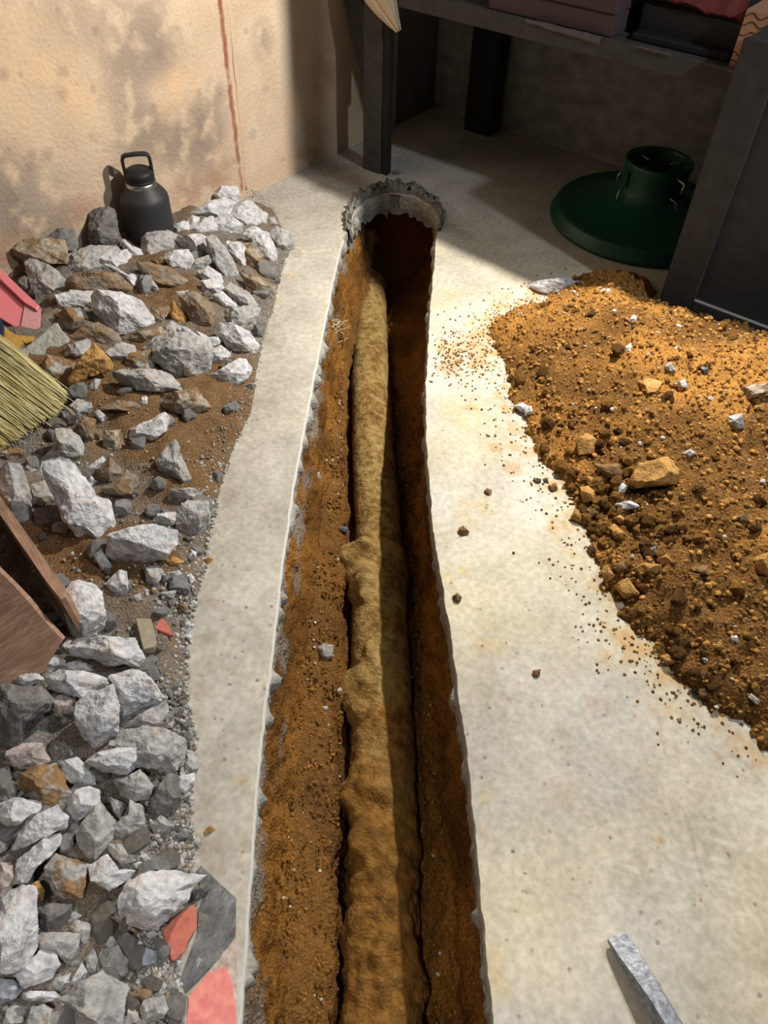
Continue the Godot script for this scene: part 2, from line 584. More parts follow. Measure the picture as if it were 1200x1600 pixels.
func make_materials() -> void:
	var fine := ImageTexture.create_from_image(noise_image(512, 11, 0.03, 5))
	var grit_im := noise_image(512, 12, 0.055, 4)
	var grit := ImageTexture.create_from_image(grit_im)
	var rock_im := noise_image(512, 13, 0.014, 6)
	M.detail = ramp_tex(noise_image(1024, 17, 0.035, 6), Color(0.91, 0.905, 0.895), Color(1.04, 1.04, 1.04))
	var white := Image.create_empty(4, 4, false, Image.FORMAT_RGB8)
	white.fill(Color.WHITE)
	M.white = ImageTexture.create_from_image(white)
	M.soil = rough_mat(ramp_tex(grit_im, Color(0.62, 0.58, 0.55), Color(1.15, 1.12, 1.05)), grit, 4.0, 0.55, Color.WHITE, true)
	M.clod = rough_mat(ramp_tex(grit_im, Color(0.7, 0.68, 0.66), Color(1.1, 1.08, 1.05)), grit, 7.0, 0.25, Color.WHITE, true, false)
	M.stone = rough_mat(ramp_tex(rock_im, Color(0.72, 0.72, 0.74), Color(1.12, 1.12, 1.1)), ImageTexture.create_from_image(rock_im), 7.0, 0.45, Color.WHITE, true, false)
	M.stone.roughness = 0.85
	M.heap = rough_mat(ramp_tex(grit_im, Color(0.55, 0.55, 0.55), Color(1.1, 1.08, 1.05)), grit, 5.0, 0.4, Color.WHITE, true)
	M.broken = rough_mat(ramp_tex(rock_im, Color(0.5, 0.49, 0.46), Color(0.74, 0.73, 0.7)), fine, 6.0, 0.3)
	M.pipe = rough_mat(ramp_tex(rock_im, Color(0.7, 0.68, 0.62), Color(1.12, 1.1, 1.06)), grit, 4.0, 0.35, Color.WHITE, true)
	M.back = rough_mat(ramp_tex(rock_im, Color(0.46, 0.455, 0.44), Color(0.7, 0.69, 0.67)), fine, 1.6, 0.3)
	M.plain_wall = rough_mat(ramp_tex(rock_im, Color(0.42, 0.40, 0.38), Color(0.5, 0.48, 0.46)), fine, 1.2, 0.2)
	M.ceiling = mat(Color(0.42, 0.415, 0.41))
	M.dark_paint = rough_mat(ramp_tex(rock_im, Color(0.235, 0.235, 0.24), Color(0.31, 0.31, 0.31)), fine, 2.5, 0.04)
	M.dark_paint.roughness = 0.6
	M.timber = rough_mat(ramp_tex(rock_im, Color(0.26, 0.255, 0.25), Color(0.35, 0.345, 0.335)), fine, 2.5, 0.08)
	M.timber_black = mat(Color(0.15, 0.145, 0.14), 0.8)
	M.edge = mat(Color(0.62, 0.61, 0.58), 0.7)
	M.black = mat(Color(0.035, 0.035, 0.037), 0.45, 0.5)
	M.steel = mat(Color(0.72, 0.71, 0.7), 0.32)
	M.steel.metallic = 1.0
	M.green = mat(Color(0.075, 0.29, 0.21), 0.42, 0.5)
	M.green_dark = mat(Color(0.02, 0.05, 0.04), 0.6)
	M.rod = mat(Color(0.8, 0.8, 0.78), 0.35)
	M.rod.metallic = 0.9
	M.plum = mat(Color(0.33, 0.27, 0.28), 0.85)
	M.red = mat(Color(0.46, 0.22, 0.22), 0.8)
	M.tote = mat(Color(0.17, 0.165, 0.165), 0.55)
	M.kraft = rough_mat(ramp_tex(rock_im, Color(0.70, 0.54, 0.42), Color(0.76, 0.59, 0.46)), null, 5.0, 0.0)
	M.ink = mat(Color(0.2, 0.14, 0.11), 0.9)
	M.cloth = rough_mat(ramp_tex(grit_im, Color(0.82, 0.75, 0.64), Color(0.93, 0.87, 0.77)), fine, 12.0, 0.05)
	M.film = mat(Color(0.33, 0.33, 0.33), 0.3, 0.6)
	M.pink = mat(Color(0.86, 0.48, 0.51), 0.45, 0.5)
	M.pink.subsurf_scatter_enabled = true
	M.pink.subsurf_scatter_strength = 0.1
	M.pink_dusty = rough_mat(ramp_tex(rock_im, Color(0.72, 0.5, 0.5), Color(0.82, 0.62, 0.62)), null, 8.0, 0.0)
	M.blue = mat(Color(0.12, 0.16, 0.3), 0.6)
	M.tan_plastic = rough_mat(ramp_tex(rock_im, Color(0.55, 0.42, 0.22), Color(0.85, 0.68, 0.36)), null, 10.0, 0.0)
	M.straw = mat(Color(1, 1, 1), 0.7)
	M.straw.vertex_color_use_as_albedo = true
	M.terracotta = rough_mat(ramp_tex(rock_im, Color(0.7, 0.4, 0.34), Color(0.84, 0.52, 0.45)), fine, 6.0, 0.06)
	M.red_paint = rough_mat(ramp_tex(rock_im, Color(0.84, 0.44, 0.47), Color(0.96, 0.66, 0.58)), fine, 4.0, 0.05)
	M.grey_tile = rough_mat(ramp_tex(rock_im, Color(0.46, 0.465, 0.47), Color(0.64, 0.64, 0.64)), fine, 6.0, 0.05)
	var scr := PackedByteArray()
	scr.resize(512 * 512 * 3)
	for y in 512:
		for x in 512:
			var g := 0.43 + 0.14 * fn.get_noise_2d(x * 0.8, y * 1.6) + 0.05 * fn2.get_noise_2d(x * 6.0, y * 6.0)
			var line := clampf((fn2.get_noise_2d(x * 0.7 + 60.0, y * 14.0) - 0.3) * 6.0, 0, 1) * clampf(0.35 + 2.0 * fn.get_noise_2d(x * 1.5 + 900.0, y * 2.5), 0, 1)
			g = lerpf(g, 0.78, line * 0.8)
			for k in 3: scr[(y * 512 + x) * 3 + k] = int(clampf(g, 0, 1) * 255)
	M.grey_tile = mat(Color.WHITE, 0.75)
	M.grey_tile.albedo_texture = ImageTexture.create_from_image(Image.create_from_data(512, 512, false, Image.FORMAT_RGB8, scr))
	M.grey_tile.uv1_scale = Vector3(4, 4, 1)
	M.mortar = rough_mat(ramp_tex(rock_im, Color(0.62, 0.54, 0.5), Color(0.86, 0.8, 0.76)), fine, 7.0, 0.1)
	M.beige_tile = rough_mat(ramp_tex(rock_im, Color(0.58, 0.54, 0.47), Color(0.68, 0.64, 0.56)), fine, 5.0, 0.04)
	M.iron = rough_mat(ramp_tex(rock_im, Color(0.36, 0.37, 0.4), Color(0.72, 0.73, 0.75)), fine, 9.0, 0.05)
	M.iron.metallic = 0.55
	M.iron.roughness = 0.5
	M.root = mat(Color(0.78, 0.7, 0.56))
	M.bulb = mat(Color(1, 0.96, 0.88))
	M.bulb.emission_enabled = true
	M.bulb.emission = Color(1, 0.94, 0.82)
	M.bulb.emission_energy_multiplier = 6.0
	# wood with long grain along u
	var w := 512
	var out := PackedByteArray()
	out.resize(w * w * 3)
	for y in w:
		for x in w:
			var warp := fn.get_noise_2d(x * 0.25, y * 0.6) * 3.0
			var line := 0.5 + 0.5 * sin((y * 0.35 + warp * 9.0))
			var streak := fn2.get_noise_2d(x * 0.5, y * 9.0)
			var k := clampf(0.55 + 0.16 * (line - 0.5) + 0.3 * streak + 0.25 * fn.get_noise_2d(x * 0.7 + 500, y * 1.3), 0, 1)
			var c := Color(0.46, 0.35, 0.28).lerp(Color(0.76, 0.61, 0.51), k)
			var o := (y * w + x) * 3
			out[o] = int(c.r * 255)
			out[o + 1] = int(c.g * 255)
			out[o + 2] = int(c.b * 255)
	M.wood = mat(Color.WHITE, 0.8)
	M.wood.albedo_texture = ImageTexture.create_from_image(Image.create_from_data(w, w, false, Image.FORMAT_RGB8, out))
	M.wood.uv1_scale = Vector3(3, 3, 1)

# paint for the floor: one picture of the concrete's own stains, drawn in floor coordinates
const FX := -1.3
const FZ := -3.6
const FW := 3.2
const FH := 3.9
const PX := 1000
const PY := 1220
func blot(im: Image, p: Vector3, r: float, col: Color, strength: float, squash := Vector2.ONE) -> void:
	var cx := (p.x - FX) / FW * PX
	var cy := (p.z - FZ) / FH * PY
	var rr := r / FW * PX
	var reach := int(ceilf(rr * maxf(squash.x, squash.y))) + 1
	for y in range(maxi(0, int(cy) - reach), mini(PY, int(cy) + reach + 1)):
		for x in range(maxi(0, int(cx) - reach), mini(PX, int(cx) + reach + 1)):
			var e := Vector2((x - cx) / squash.x, (y - cy) / squash.y).length() / rr
			if e < 1.0:
				var k := strength * (1.0 - e * e) * clampf(0.75 + 1.5 * fn.get_noise_2d(x * 6.0, y * 6.0), 0, 1)
				im.set_pixel(x, y, im.get_pixel(x, y).lerp(col, k))

func stroke(im: Image, a: Vector3, b: Vector3, r: float, col: Color, strength: float) -> void:
	var n := int((b - a).length() / maxf(r * 0.7, 0.003)) + 1
	for i in n + 1:
		blot(im, a.lerp(b, float(i) / n), r, col, strength)

func floor_picture() -> ImageTexture:
	var layer := []
	for k in [[21, 0.004, 4], [22, 0.02, 4], [23, 0.12, 3], [24, 0.006, 3]]:
		var n := FastNoiseLite.new()
		n.seed = k[0]
		n.frequency = k[1]
		n.fractal_octaves = k[2]
		layer.append(n.get_image(PX, PY, false, false, false).get_data())
	var out := PackedByteArray()
	out.resize(PX * PY * 3)
	var a: PackedByteArray = layer[0]
	var b: PackedByteArray = layer[1]
	var c: PackedByteArray = layer[2]
	var d: PackedByteArray = layer[3]
	for y in PY:
		var z := FZ + FH * y / PY
		var l := lerp_curve(ledge, z)
		var far := clampf((-2.5 - z) / 0.5, 0, 1)
		for x in PX:
			var i := y * PX + x
			var wx := FX + FW * x / PX
			var grey := clampf((l + 0.02 - wx) / 0.05, 0, 1) * 0.75
			grey = maxf(grey, far)
			var t := (a[i] - 128) * 0.16 + (b[i] - 128) * 0.13 + (c[i] - 128) * 0.12
			var yel := clampf((d[i] - 128) / 90.0, -0.6, 1.0) * (1.0 - grey)
			var rr := lerpf(197, 184, grey) + t + yel * 4
			var gg := lerpf(190, 180, grey) + t + yel * 1
			var bb := lerpf(173, 172, grey) + t - yel * 9
			out[i * 3] = clampi(int(rr), 0, 255)
			out[i * 3 + 1] = clampi(int(gg), 0, 255)
			out[i * 3 + 2] = clampi(int(bb), 0, 255)
	var im := Image.create_from_data(PX, PY, false, Image.FORMAT_RGB8, out)
	var slurry := Color(0.86, 0.85, 0.81)
	for s in [[310, 1165, 395, 1070, 0.022], [300, 1000, 390, 1022, 0.012], [390, 1022, 385, 1050, 0.012], [345, 880, 430, 1000, 0.02], [330, 950, 420, 900, 0.03], [380, 1270, 395, 1210, 0.012], [420, 700, 440, 780, 0.03], [345, 1310, 385, 1340, 0.012]]:
		stroke(im, at(s[0], s[1]), at(s[2], s[3]), s[4], slurry, 0.22)
	for i in 170:   # pale trowel scratches over the strip and the open floor
		var p := at(rng.randf_range(300, 450), rng.randf_range(600, 1400)) if i < 34 else at(rng.randf_range(700, 1190), rng.randf_range(600, 1590))
		var ang := rng.randf_range(-0.4, 0.5) + (0.0 if i < 60 else 0.5)
		stroke(im, p, p + Vector3(cos(ang), 0, sin(ang)) * rng.randf_range(0.02, 0.09), 0.0034, Color(0.9, 0.88, 0.83), 0.16)
	for s in [[1050, 1340, 1150, 1370], [1040, 1320, 1130, 1345], [1085, 1365, 1160, 1385], [980, 1355, 1060, 1375], [1110, 1310, 1185, 1330]]:
		stroke(im, at(s[0], s[1]), at(s[2], s[3]), 0.008, Color(0.9, 0.87, 0.81), 0.3)
	stroke(im, at(1070, 1270), at(1100, 1385), 0.006, Color(0.55, 0.5, 0.45), 0.14)
	stroke(im, at(1020, 1060), at(1040, 1190), 0.005, Color(0.6, 0.55, 0.47), 0.12)
	var yellow := Color(0.86, 0.70, 0.36)
	for s in [[700, 900, 0.02], [706, 950, 0.015], [722, 890, 0.02], [748, 1240, 0.03], [750, 1300, 0.02], [770, 1500, 0.03], [775, 1540, 0.03], [690, 540, 0.05], [705, 455, 0.05], [745, 500, 0.05], [760, 1000, 0.06], [430, 470, 0.03], [455, 430, 0.03], [720, 640, 0.09], [740, 800, 0.07]]:
		blot(im, at(s[0], s[1]), s[2], yellow, 0.24)
	var rust := Color(0.70, 0.50, 0.24)
	for s in [[700, 545, 0.05], [720, 560, 0.06], [735, 530, 0.05], [700, 575, 0.05], [755, 555, 0.05], [735, 640, 0.03], [770, 700, 0.03], [800, 730, 0.04], [1030, 1312, 0.011], [1018, 1310, 0.006], [1005, 1345, 0.006], [945, 1282, 0.006], [378, 1222, 0.02], [705, 1248, 0.012]]:
		blot(im, at(s[0], s[1]), s[2], rust, 0.4)
	var dust := Color(0.74, 0.58, 0.36)
	for i in dirt_poly.size():   # dust shed along the foot of the dirt pile
		var p := dirt_poly[i]
		var q := dirt_poly[(i + 1) % dirt_poly.size()]
		if maxf(p.x, q.x) > 1.3: continue
		for k in 14:
			var w := p.lerp(q, rng.randf())
			blot(im, Vector3(w.x + rng.randfn(-0.02, 0.03), 0, w.y + rng.randfn(0, 0.03)), rng.randf_range(0.01, 0.04), dust, 0.3)
	for i in heap_poly.size():   # grey-brown dust along the rubble
		var p := heap_poly[i]
		var q := heap_poly[(i + 1) % heap_poly.size()]
		if minf(p.x, q.x) < -0.75: continue
		for k in 16:
			var w := p.lerp(q, rng.randf())
			blot(im, Vector3(w.x + rng.randfn(0.015, 0.02), 0, w.y + rng.randfn(0, 0.03)), rng.randf_range(0.012, 0.03), Color(0.60, 0.55, 0.48), 0.16)
	for i in 40:   # sweeping marks in front of the bench
		var p := at(rng.randf_range(440, 600), rng.randf_range(250, 320))
		stroke(im, p, p + Vector3(0.75, 0, -0.66) * rng.randf_range(0.05, 0.2), 0.006, Color(0.5, 0.49, 0.48) if i % 3 else Color(0.85, 0.84, 0.82), 0.2)
	for i in 300:   # crumbs trodden flat and dark specks
		var p := at(rng.randf_range(680, 1195), rng.randf_range(480, 1590)) if i % 4 else at(rng.randf_range(300, 430), rng.randf_range(500, 1400))
		blot(im, p, rng.randf_range(0.0028, 0.0044), [Color(0.3, 0.2, 0.12), Color(0.45, 0.22, 0.16), Color(0.2, 0.17, 0.14)][i % 3], rng.randf_range(0.2, 0.8))
	for i in 60:
		var p := at(rng.randf_range(860, 1190), rng.randf_range(1080, 1260))
		blot(im, p, rng.randf_range(0.01, 0.03), Color(0.68, 0.52, 0.46), 0.12)
	blot(im, at(435, 455), 0.012, Color(0.7, 0.4, 0.36), 0.5)
	return ImageTexture.create_from_image(im)

const WZ := 0.3
const WW := 2.7
const WH := 1.4
func wall_blot(im: Image, u: float, v: float, r: float, col: Color, strength: float, tall := 1.0) -> void:
	var p := in_room(on_plane(u, v, CORNER, ALONG))
	var cx := (p.z - WZ) / WW * 1000.0
	var cy := (1.0 - p.y / WH) * 520.0
	var rx := r / WW * 1000.0
	var ry := rx * tall
	for y in range(maxi(0, int(cy - ry)), mini(520, int(cy + ry) + 1)):
		for x in range(maxi(0, int(cx - rx)), mini(1000, int(cx + rx) + 1)):
			var e := Vector2((x - cx) / rx, (y - cy) / ry).length()
			if e < 1.0:
				var k := strength * (1.0 - e * e) * clampf(0.8 + 1.6 * fn.get_noise_2d(x * 2.2, y * 2.2), 0, 1)
				im.set_pixel(x, y, im.get_pixel(x, y).lerp(col, k))

func wall_material() -> StandardMaterial3D:
	var n := FastNoiseLite.new()
	n.seed = 31
	n.frequency = 0.008
	n.fractal_octaves = 4
	var a := n.get_image(1000, 520, false, false, false).get_data()
	n.seed = 32
	n.frequency = 0.16
	n.fractal_octaves = 2
	var relief := n.get_image(1000, 520, false, false, false)
	var b := relief.get_data()
	var out := PackedByteArray()
	out.resize(1000 * 520 * 3)
	for i in 1000 * 520:
		var t := (a[i] - 128) * 0.1 + (b[i] - 128) * 0.05
		out[i * 3] = clampi(int(195 + t), 0, 255)
		out[i * 3 + 1] = clampi(int(173 + t * 1.02), 0, 255)
		out[i * 3 + 2] = clampi(int(149 + t * 1.0), 0, 255)
	var im := Image.create_from_data(1000, 520, false, Image.FORMAT_RGB8, out)
	var grey := Color(0.5, 0.45, 0.41)
	for s in [[240, 215, 0.12, 0.5], [300, 205, 0.12, 0.5], [330, 190, 0.09, 0.4], [200, 195, 0.1, 0.35], [220, 60, 0.13, 0.5], [250, 90, 0.1, 0.35], [130, 40, 0.14, 0.25], [190, 130, 0.08, 0.35], [340, 140, 0.05, 0.4], [30, 350, 0.16, 0.5], [80, 330, 0.14, 0.45], [10, 290, 0.12, 0.4], [310, 250, 0.13, 0.35], [410, 60, 0.06, 0.4], [500, 120, 0.09, 0.3], [480, 210, 0.1, 0.25]]:
		wall_blot(im, s[0], s[1], s[2] * 1.3, grey, s[3] * 1.15)
	for s in [[265, 150, 0.1, 0.5], [290, 130, 0.09, 0.5], [60, 160, 0.2, 0.35], [110, 120, 0.12, 0.4], [40, 70, 0.14, 0.3], [150, 180, 0.1, 0.3]]:
		wall_blot(im, s[0], s[1], s[2], Color(0.86, 0.72, 0.57), s[3])
	for s in [[385, 260, 0.07, 0.5], [400, 200, 0.06, 0.5], [395, 130, 0.06, 0.4], [385, 60, 0.06, 0.4], [425, 180, 0.05, 0.4], [440, 120, 0.05, 0.3], [110, 270, 0.12, 0.3], [60, 300, 0.08, 0.25]]:
		wall_blot(im, s[0], s[1], s[2], Color(0.82, 0.76, 0.68), s[3], 1.4)
	for s in [[340, 275, 0.1], [290, 300, 0.1], [130, 330, 0.1], [480, 240, 0.08], [20, 390, 0.1]]:
		wall_blot(im, s[0], s[1], s[2], Color(0.6, 0.42, 0.33), 0.4, 0.7)
	for i in 90:   # the rust-coloured streak along the seam
		var t := i / 90.0
		var wob := 3.0 * fn.get_noise_2d(i * 30.0, 4)
		wall_blot(im, lerpf(342, 378, t) + wob, lerpf(-10, 296, t), 0.012, Color(0.5, 0.27, 0.2), 0.35, 1.6)
	for i in 40:
		wall_blot(im, rng.randf_range(0, 540), rng.randf_range(0, 280), rng.randf_range(0.006, 0.03), Color(0.47, 0.4, 0.36), 0.3)
	var m := mat(Color.WHITE, 0.92, 0.25)
	m.albedo_texture = ImageTexture.create_from_image(im)
	m.texture_repeat = false
	m.heightmap_enabled = true
	m.heightmap_texture = ImageTexture.create_from_image(relief)
	m.heightmap_scale = 0.22
	return m

# ---------------------------------------------------------------- setting
func build_floor() -> void:
	var fl := Node3D.new()
	fl.name = "floor"
	add_child(fl)
	tag(fl, "", "", "", "structure")
	var m := mat(Color.WHITE, 0.72, 0.35)
	m.albedo_texture = floor_picture()
	var st_v := PackedVector3Array()
	var st_uv := PackedVector2Array()
	var st_i := PackedInt32Array()
	var zs := []
	var z := 4.5
	while z > 1.2:
		zs.append(z)
		z -= 0.5
	z = 1.2
	while z > TRENCH_END + 0.001:
		zs.append(z)
		z -= 0.008
	zs.append(TRENCH_END)
	zs.append(TRENCH_END - 0.05)
	zs.append(-4.6)
	zs.append(-6.0)
	for s in 2:
		var first := st_v.size()
		for r in zs.size():
			var zz: float = zs[r]
			var e: float
			if zz <= TRENCH_END or zz > 1.1: e = -0.01
			else: e = left_x(zz) if s == 0 else right_x(zz)
			var xs := [-6.5, -1.3, -0.5, e - 0.03, e] if s == 0 else [e, e + 0.03, 0.6, 1.9, 7.5]
			for x in xs:
				st_v.append(Vector3(x, 0, zz))
				st_uv.append(Vector2((x - FX) / FW, (zz - FZ) / FH))
		for r in zs.size() - 1:
			for k in 4:
				var a := first + r * 5 + k
				st_i.append_array(PackedInt32Array([a, a + 5, a + 1, a + 1, a + 5, a + 6]))
	m.detail_enabled = true
	m.detail_blend_mode = BaseMaterial3D.BLEND_MODE_MUL
	m.detail_albedo = M.detail
	m.detail_mask = M.white
	m.detail_uv_layer = BaseMaterial3D.DETAIL_UV_2
	var arr := []
	arr.resize(Mesh.ARRAY_MAX)
	var st_uv2 := PackedVector2Array()
	var st_n := PackedVector3Array()
	for p in st_v:
		st_uv2.append(Vector2(p.x, p.z) * 1.7)
		st_n.append(Vector3.UP)
	arr[Mesh.ARRAY_VERTEX] = st_v
	arr[Mesh.ARRAY_NORMAL] = st_n
	arr[Mesh.ARRAY_TEX_UV] = st_uv
	arr[Mesh.ARRAY_TEX_UV2] = st_uv2
	arr[Mesh.ARRAY_INDEX] = st_i
	var top := ArrayMesh.new()
	top.add_surface_from_arrays(Mesh.PRIMITIVE_TRIANGLES, arr)
	obj("slab_top", top, m, fl)
	# underside of the slab
	var uv_v := PackedVector3Array()
	for p in st_v: uv_v.append(Vector3(p.x, -SLAB, p.z))
	var rev := PackedInt32Array()
	for i in range(0, st_i.size(), 3): rev.append_array(PackedInt32Array([st_i[i], st_i[i + 2], st_i[i + 1]]))
	obj("slab_underside", built(uv_v, rev), M.broken, fl)
	# the cut and broken faces along the trench
	for s in 2:
		var v := PackedVector3Array()
		var rows := 0
		z = 1.1
		while z > TRENCH_END + 0.001:
			var e := left_x(z) if s == 0 else right_x(z)
			var sg := 1.0 if s == 0 else -1.0
			var o1 := fn.get_noise_2d(z * 1500, 200 + s * 40.0)
			var o2 := fn.get_noise_2d(z * 3200, 260 + s * 40.0)
			o2 += 0.7 * fn2.get_noise_2d(z * 9000, 30.0)
			var lumpy := maxf(0.0, o1 * 1.9 - 0.1 + 0.25 * o2) * (0.02 if s == 0 else 0.010)
			for q in [[0.0, 0.0], [0.002, -0.003], [0.0035, -0.010], [0.004, -0.0135], [0.004 + lumpy * 0.7 + 0.002 * o2, -0.018], [0.004 + lumpy + 0.004 * o2, -0.032], [0.002 + lumpy * 0.9 + 0.004 * o1, -0.048], [-0.004 + lumpy * 0.6 - 0.003 * o2, -0.062 - 0.006 * o2], [-0.03, -0.074]]:
				v.append(Vector3(e + sg * q[0], q[1], z))
			rows += 1
			z -= 0.006
		var idx := grid_index(9, rows)
		if s == 0:
			for i in range(0, idx.size(), 3):
				var t := idx[i]
				idx[i] = idx[i + 1]
				idx[i + 1] = t
		var cut := PackedInt32Array()
		var broken := PackedInt32Array()
		for i in range(0, idx.size(), 6):
			(cut if (i / 6) % 8 < 3 and (i / 6) / 8 < int((1.1 + 2.66) / 0.006) else broken).append_array(idx.slice(i, i + 6))
		obj("saw_cut_face", built(v, cut), M.saw if s == 0 else M.saw_dull, fl)
		obj("broken_slab_edge", built(v, broken), M.broken if s else M.edge_rough, fl)
	# the crust of hammered concrete around the far end
	var arc := px("543,362 548,345 557,328 572,314 598,305 618,303 648,308 674,323 688,340 686,362")
	var cv := PackedVector3Array()
	var n := 60
	for i in n + 1:
		var t := float(i) / n * (arc.size() - 1)
		var k := mini(int(t), arc.size() - 2)
		var q := arc[k].lerp(arc[k + 1], t - k)
		var c := at(q.x, q.y)
		var big := sin(PI * i / n)
		var toward := (Vector3(0.0, 0, -2.72) - c).normalized()
		for j in 15:
			var w := float(j) / 14.0
			var out := lerpf(0.066 * big + 0.006, -0.008, w)
			var up := sin(w * PI) * 0.024 * (0.35 + big) if w < 0.75 else lerpf(0.010, -0.078, (w - 0.75) * 4.0)
			var nn := fn.get_noise_3d(i * 42.0, j * 55.0, 3.0)
			var n2 := fn2.get_noise_3d(i * 60.0, j * 60.0, 9.0)
			var edge := minf(1.0, minf(j, 3.0) / 2.0)
			cv.append(c - toward * (out + 0.02 * nn * edge) + Vector3(0, up + (0.022 * nn + 0.014 * n2) * edge - (0.002 if j == 0 else 0.0), 0))
	obj("broken_concrete_rim", built(cv, grid_index(15, n + 1)), M.rim, fl)
	# what is left of old tiles and paint beside the cut
	var under := Vector3(0, -0.004, 0)
	for row in [["mortar_bed", "290,1560 330,1512 372,1452 371,1600 372,1680 280,1680", M.mortar, 0.0008], ["black_stripe", "314,1352 337,1374 369,1403 368,1464 340,1500 322,1520 290,1552 282,1528 308,1458 310,1420 318,1400 305,1362", M.grey_tile, 0.0022], ["red_painted_patch", "294,1558 326,1519 352,1511 362,1530 367,1562 369,1600 371,1660 288,1660", M.red_paint, 0.0018]]:
		var face := PackedVector3Array()
		for q in px(row[1]): face.append(at(q.x, q.y, row[3]))
		var along := (at(365, 1420) - at(320, 1510)).normalized()
		var o := obj(row[0], plate_mesh(face, under, 0.0008, along, along.cross(Vector3.UP)), row[2], fl)
		tag(o, {"mortar_bed": "strip of pale pinkish mortar along the saw cut", "black_stripe": "dark grey scratched stripe across the floor strip", "red_painted_patch": "patch of worn red paint on the floor strip"}[row[0]], "")

func build_room() -> void:
	var T := 0.12
	# plastered wall with its own picture
	var wall := Node3D.new()
	wall.name = "wall_left"
	add_child(wall)
	tag(wall, "", "", "", "structure")
	var v := PackedVector3Array()
	var uv := PackedVector2Array()
	for j in 57:
		for i in 109:
			var lz := WZ + WW * i / 108.0
			var y := WH * j / 56.0
			v.append(room(0.006 * fn.get_noise_2d(lz * 160, y * 160) + 0.002, y, lz))
			uv.append(Vector2((lz - WZ) / WW, 1.0 - y / WH))
	var idx := grid_index(109, 57)
	obj("plaster_face", built(v, idx, null, uv), M.plaster, wall)
	room_box("masonry", Vector3(-T, -0.2, -T), Vector3(-0.004, 2.5, 6.2), M.plain_wall, wall)
	# the raised seam that the rust follows
	var path := PackedVector3Array()
	for i in 40:
		var t := i / 39.0
		var p := in_room(on_plane(lerpf(351, 385, t) + 2.0 * fn.get_noise_2d(i * 60.0, 9), lerpf(-60, 296, t), CORNER, ALONG))
		path.append(room(-0.0005, p.y, p.z))
	obj("plaster_seam", tube_mesh(path, 0.006, 8), M.seam, wall)
	for row in [["wall_back", Vector3(0, -0.2, -T), Vector3(6.5, 2.5, 0), M.back], ["wall_right", Vector3(6.5, -0.2, -T), Vector3(6.5 + T, 2.5, 6.2), M.plain_wall], ["wall_front", Vector3(-T, -0.2, 6.2), Vector3(6.5 + T, 2.5, 6.2 + T), M.plain_wall], ["ceiling", Vector3(-T, 2.5, -T), Vector3(6.5 + T, 2.62, 6.2 + T), M.ceiling]]:
		tag(room_box(row[0], row[1], row[2], row[3]), "", "", "", "structure")

func soil_tint(p: Vector3, yellow: Color, brown: Color) -> Color:
	var a := fn.get_noise_3d(p.x * 300, p.y * 300, p.z * 300)
	var b := fn2.get_noise_3d(p.x * 1500, p.y * 1500, p.z * 1500)
	return yellow.lerp(brown, clampf(0.5 + a * 1.3 + b * 0.4, 0, 1)) * (1.0 + 0.25 * b)

